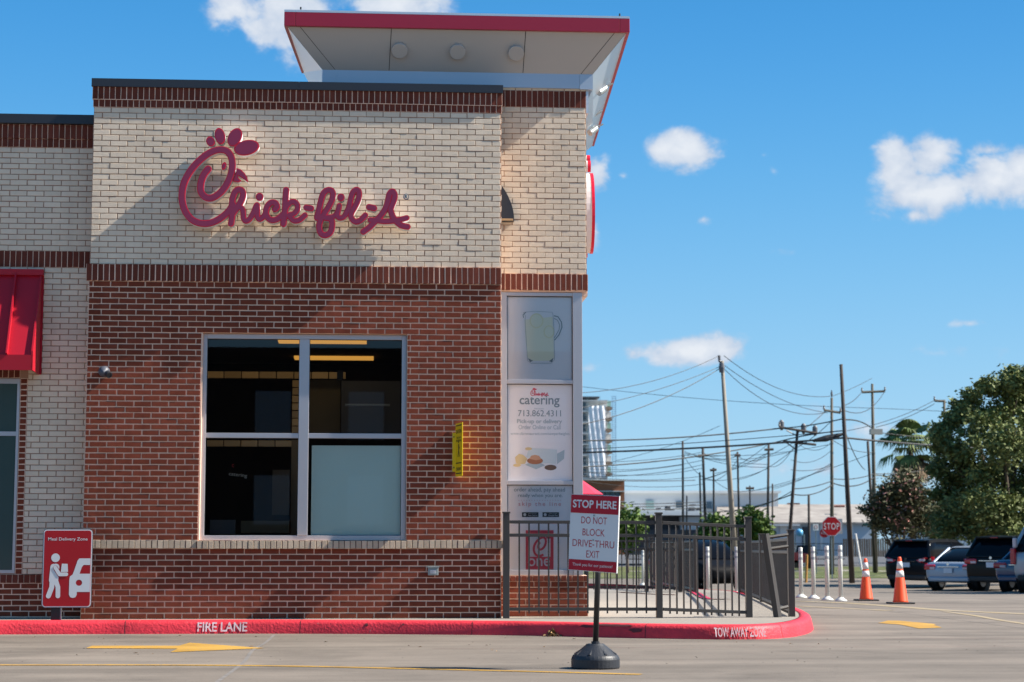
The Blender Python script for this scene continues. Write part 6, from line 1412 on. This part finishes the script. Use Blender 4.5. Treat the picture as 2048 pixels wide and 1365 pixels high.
WR = [(1150,787,70,1438,712,78,16,'wire rising from the restaurant corner to the very top of the pale pole',.014),
 (1150,818,70,1441,733,78,10,'middle wire from the corner to just under the pale pole top',.014),(1150,852,70,1442,736,78,16,'lowest of the three wires climbing to the pale pole top',.018),
 (1150,772,110,1690,815,100,6,'long faint nearly level wire crossing behind the pale pole',.010),(1690,815,100,2060,834,100,-2,'faint long wire continuing right of the tallest pole towards the tree',.010),
 (1150,882,80,1560,857,84,6,'upper dark wire from the corner to the double crossarm pole',.030),(1560,857,84,1686,838,74,3,'dark wire from the double crossarm to the tallest pole',.026),
 (1150,900,80,1686,862,76,3,'thin wire just above the thickest cable',.016),(1150,906,78,1690,876,75,4,'thickest black cable running left from the tallest pole',.042),(1690,876,75,2060,900,90,4,'thick black cable running right from the tallest pole to the tree',.040),
 (1150,935,78,1556,884,84,9,'cable sagging from the lower crossarm to the corner',.028),(1556,884,84,1686,862,75,-3,'cable from the lower crossarm up to the tallest pole',.026),
 (1448,712,78,1660,793,90,24,'wire dropping right from the pale pole top',.014),(1450,732,78,1655,826,90,16,'second wire dropping right from the pale pole',.014),(1450,740,78,1650,826,90,30,'lowest wire dropping right from the pale pole',.014),
 (1664,793,90,1744,757,98,2,'wire from the brown pole top up to the crossarm pole top',.012),(1686,812,75,1724,784,98,5,'short wire from the tallest pole to the left end of the level crossarm',.016),(1690,822,75,1769,784,98,20,'wire looping under the level crossarm',.016),
 (1690,840,75,1745,858,98,-6,'dark wire from the tallest pole to the pale box',.030),(1748,864,98,2050,884,100,6,'wire running right from the pale box into the tree',.018),(1692,868,75,1730,940,98,10,'slack wire hanging down right of the tallest pole',.020),
 (1584,978,84,1664,962,90,4,'low wire from the leaning pole to the brown pole',.022),(1582,988,84,1664,970,90,10,'lower slack wire from the leaning pole to the brown pole',.024),(1664,958,90,1748,948,98,5,'low wire between the brown pole and the crossarm pole',.020),(1664,966,90,1748,955,98,12,'slack cable with a splice between the brown and crossarm poles',.026),(1752,948,98,1850,940,100,3,'low wire leaving the crossarm pole to the right',.018),(1752,951,98,1830,967,100,-3,'low wire dropping right of the crossarm pole',.022),
 (1582,990,84,1405,1024,112,10,'long cable falling left from the leaning pole past the warehouse',.024),(1582,984,84,1440,1020,112,14,'thinner cable falling left from the leaning pole',.016),
 (1150,960,100,1390,961,112,2,'low level wire in front of the tower base',.018),(1150,1009,100,1412,1004,112,2,'top of three low wires across the warehouse',.020),(1150,1014,100,1412,1010,112,2,'middle of three low wires across the warehouse',.020),(1150,1020,100,1412,1016,112,2,'bottom of three low wires across the warehouse',.020),
 (1440,852,110,1232,922,110,6,'thin wire sloping down left of the pale pole',.010),(1869,801,100,1695,862,80,8,'wire from the half crossarm down to the tallest pole',.014),(1869,808,100,1752,855,98,5,'short wire from the half crossarm to the pale box',.014),
 (1537,888,112,1405,960,112,10,'thin wire falling left from the dark straight pole',.012),(1537,905,112,1475,912,112,14,'thin slack wire between two small far poles',.012),(1475,912,112,1405,905,112,10,'thin wire between the slim pole and the insulator pole',.012),(1580,905,90,1475,960,112,8,'thin wire falling left from the double crossarm pole',.012),
 (1582,940,90,1664,930,95,6,'thin wire between the leaning pole and the brown pole',.014),(1664,900,95,1582,920,90,14,'faint slack wire left of the brown pole',.012),(1365,930,112,1150,945,110,5,'faint wire from the tall thin pole to the corner',.012),(1405,930,112,1150,952,110,9,'faint slack wire behind the three pole group',.012),(1664,880,95,1748,905,98,8,'thin wire sagging behind the tallest pole',.014),(1585,900,90,1660,845,90,5,'wire climbing from the leaning pole to the brown pole arm',.016),(1590,870,84,1651,823,90,3,'steep wire from the double crossarm to the brown pole arm',.016)]
for w_ in WR: wire(w_[0],w_[1],w_[2],w_[3],w_[4],w_[5],w_[6],w_[7],w_[8])
rw = random.Random(12)
nodes_ = [(1365,900),(1405,915),(1427,950),(1475,915),(1537,900),(1537,930),(1585,930),(1590,890),(1664,880),(1664,910),(1664,930),(1748,900),(1748,930),(1500,978),(1545,975),(1400,955)]
for i in range(22):
    a_, b_ = rw.sample(nodes_, 2)
    if abs(a_[0]-b_[0]) > 260 or abs(a_[0]-b_[0]) < 30: continue
    wire(a_[0], a_[1]+rw.uniform(-8,12), 112 if a_[0] < 1560 else 92, b_[0], b_[1]+rw.uniform(-8,12), 112 if b_[0] < 1560 else 92, rw.uniform(3,18), 'one of the faint crisscrossing wires low between the far poles', .011)
for k in range(5): wire(1150, 925+k*9+rw.uniform(-3,3), 110, 1405, 905+k*16, 112, rw.uniform(3,12), 'one of the faint wires fanning left from the far poles to the corner', .011)
a = at_d(1660, 872, 80); sb = MB().tube([(-.75,0,-.22),(-.2,0,-.12),(.1,0,-.05),(.65,0,.10)], [.06,.14,.12,.05], 8).build('cable_splice', m_wire); sb.location = a; tag(sb, 'black bundled splice case hanging on the cables left of the tallest pole', 'splice case')

# ================================================================== STREET BEHIND THE CAMERA (mirrored in the window glass)
ob = empty('opposite_building', (0, -62, 0), 'dark brick apartment block across the street, mirrored in the window', 'building'); m_ob = M('dark_apartment_brick', (.07,.05,.045), .9, var=.5, vscale=.5)
MB().box(-26, 14, -8, 0, 0, 10).build('wall', m_ob, ob)
for i in range(9):
    for j in range(2): MB().box(-24+i*4.2, -22.4+i*4.2, .01, .06, 2+j*3.8, 4.2+j*3.8).build('window', m_fblue, ob);
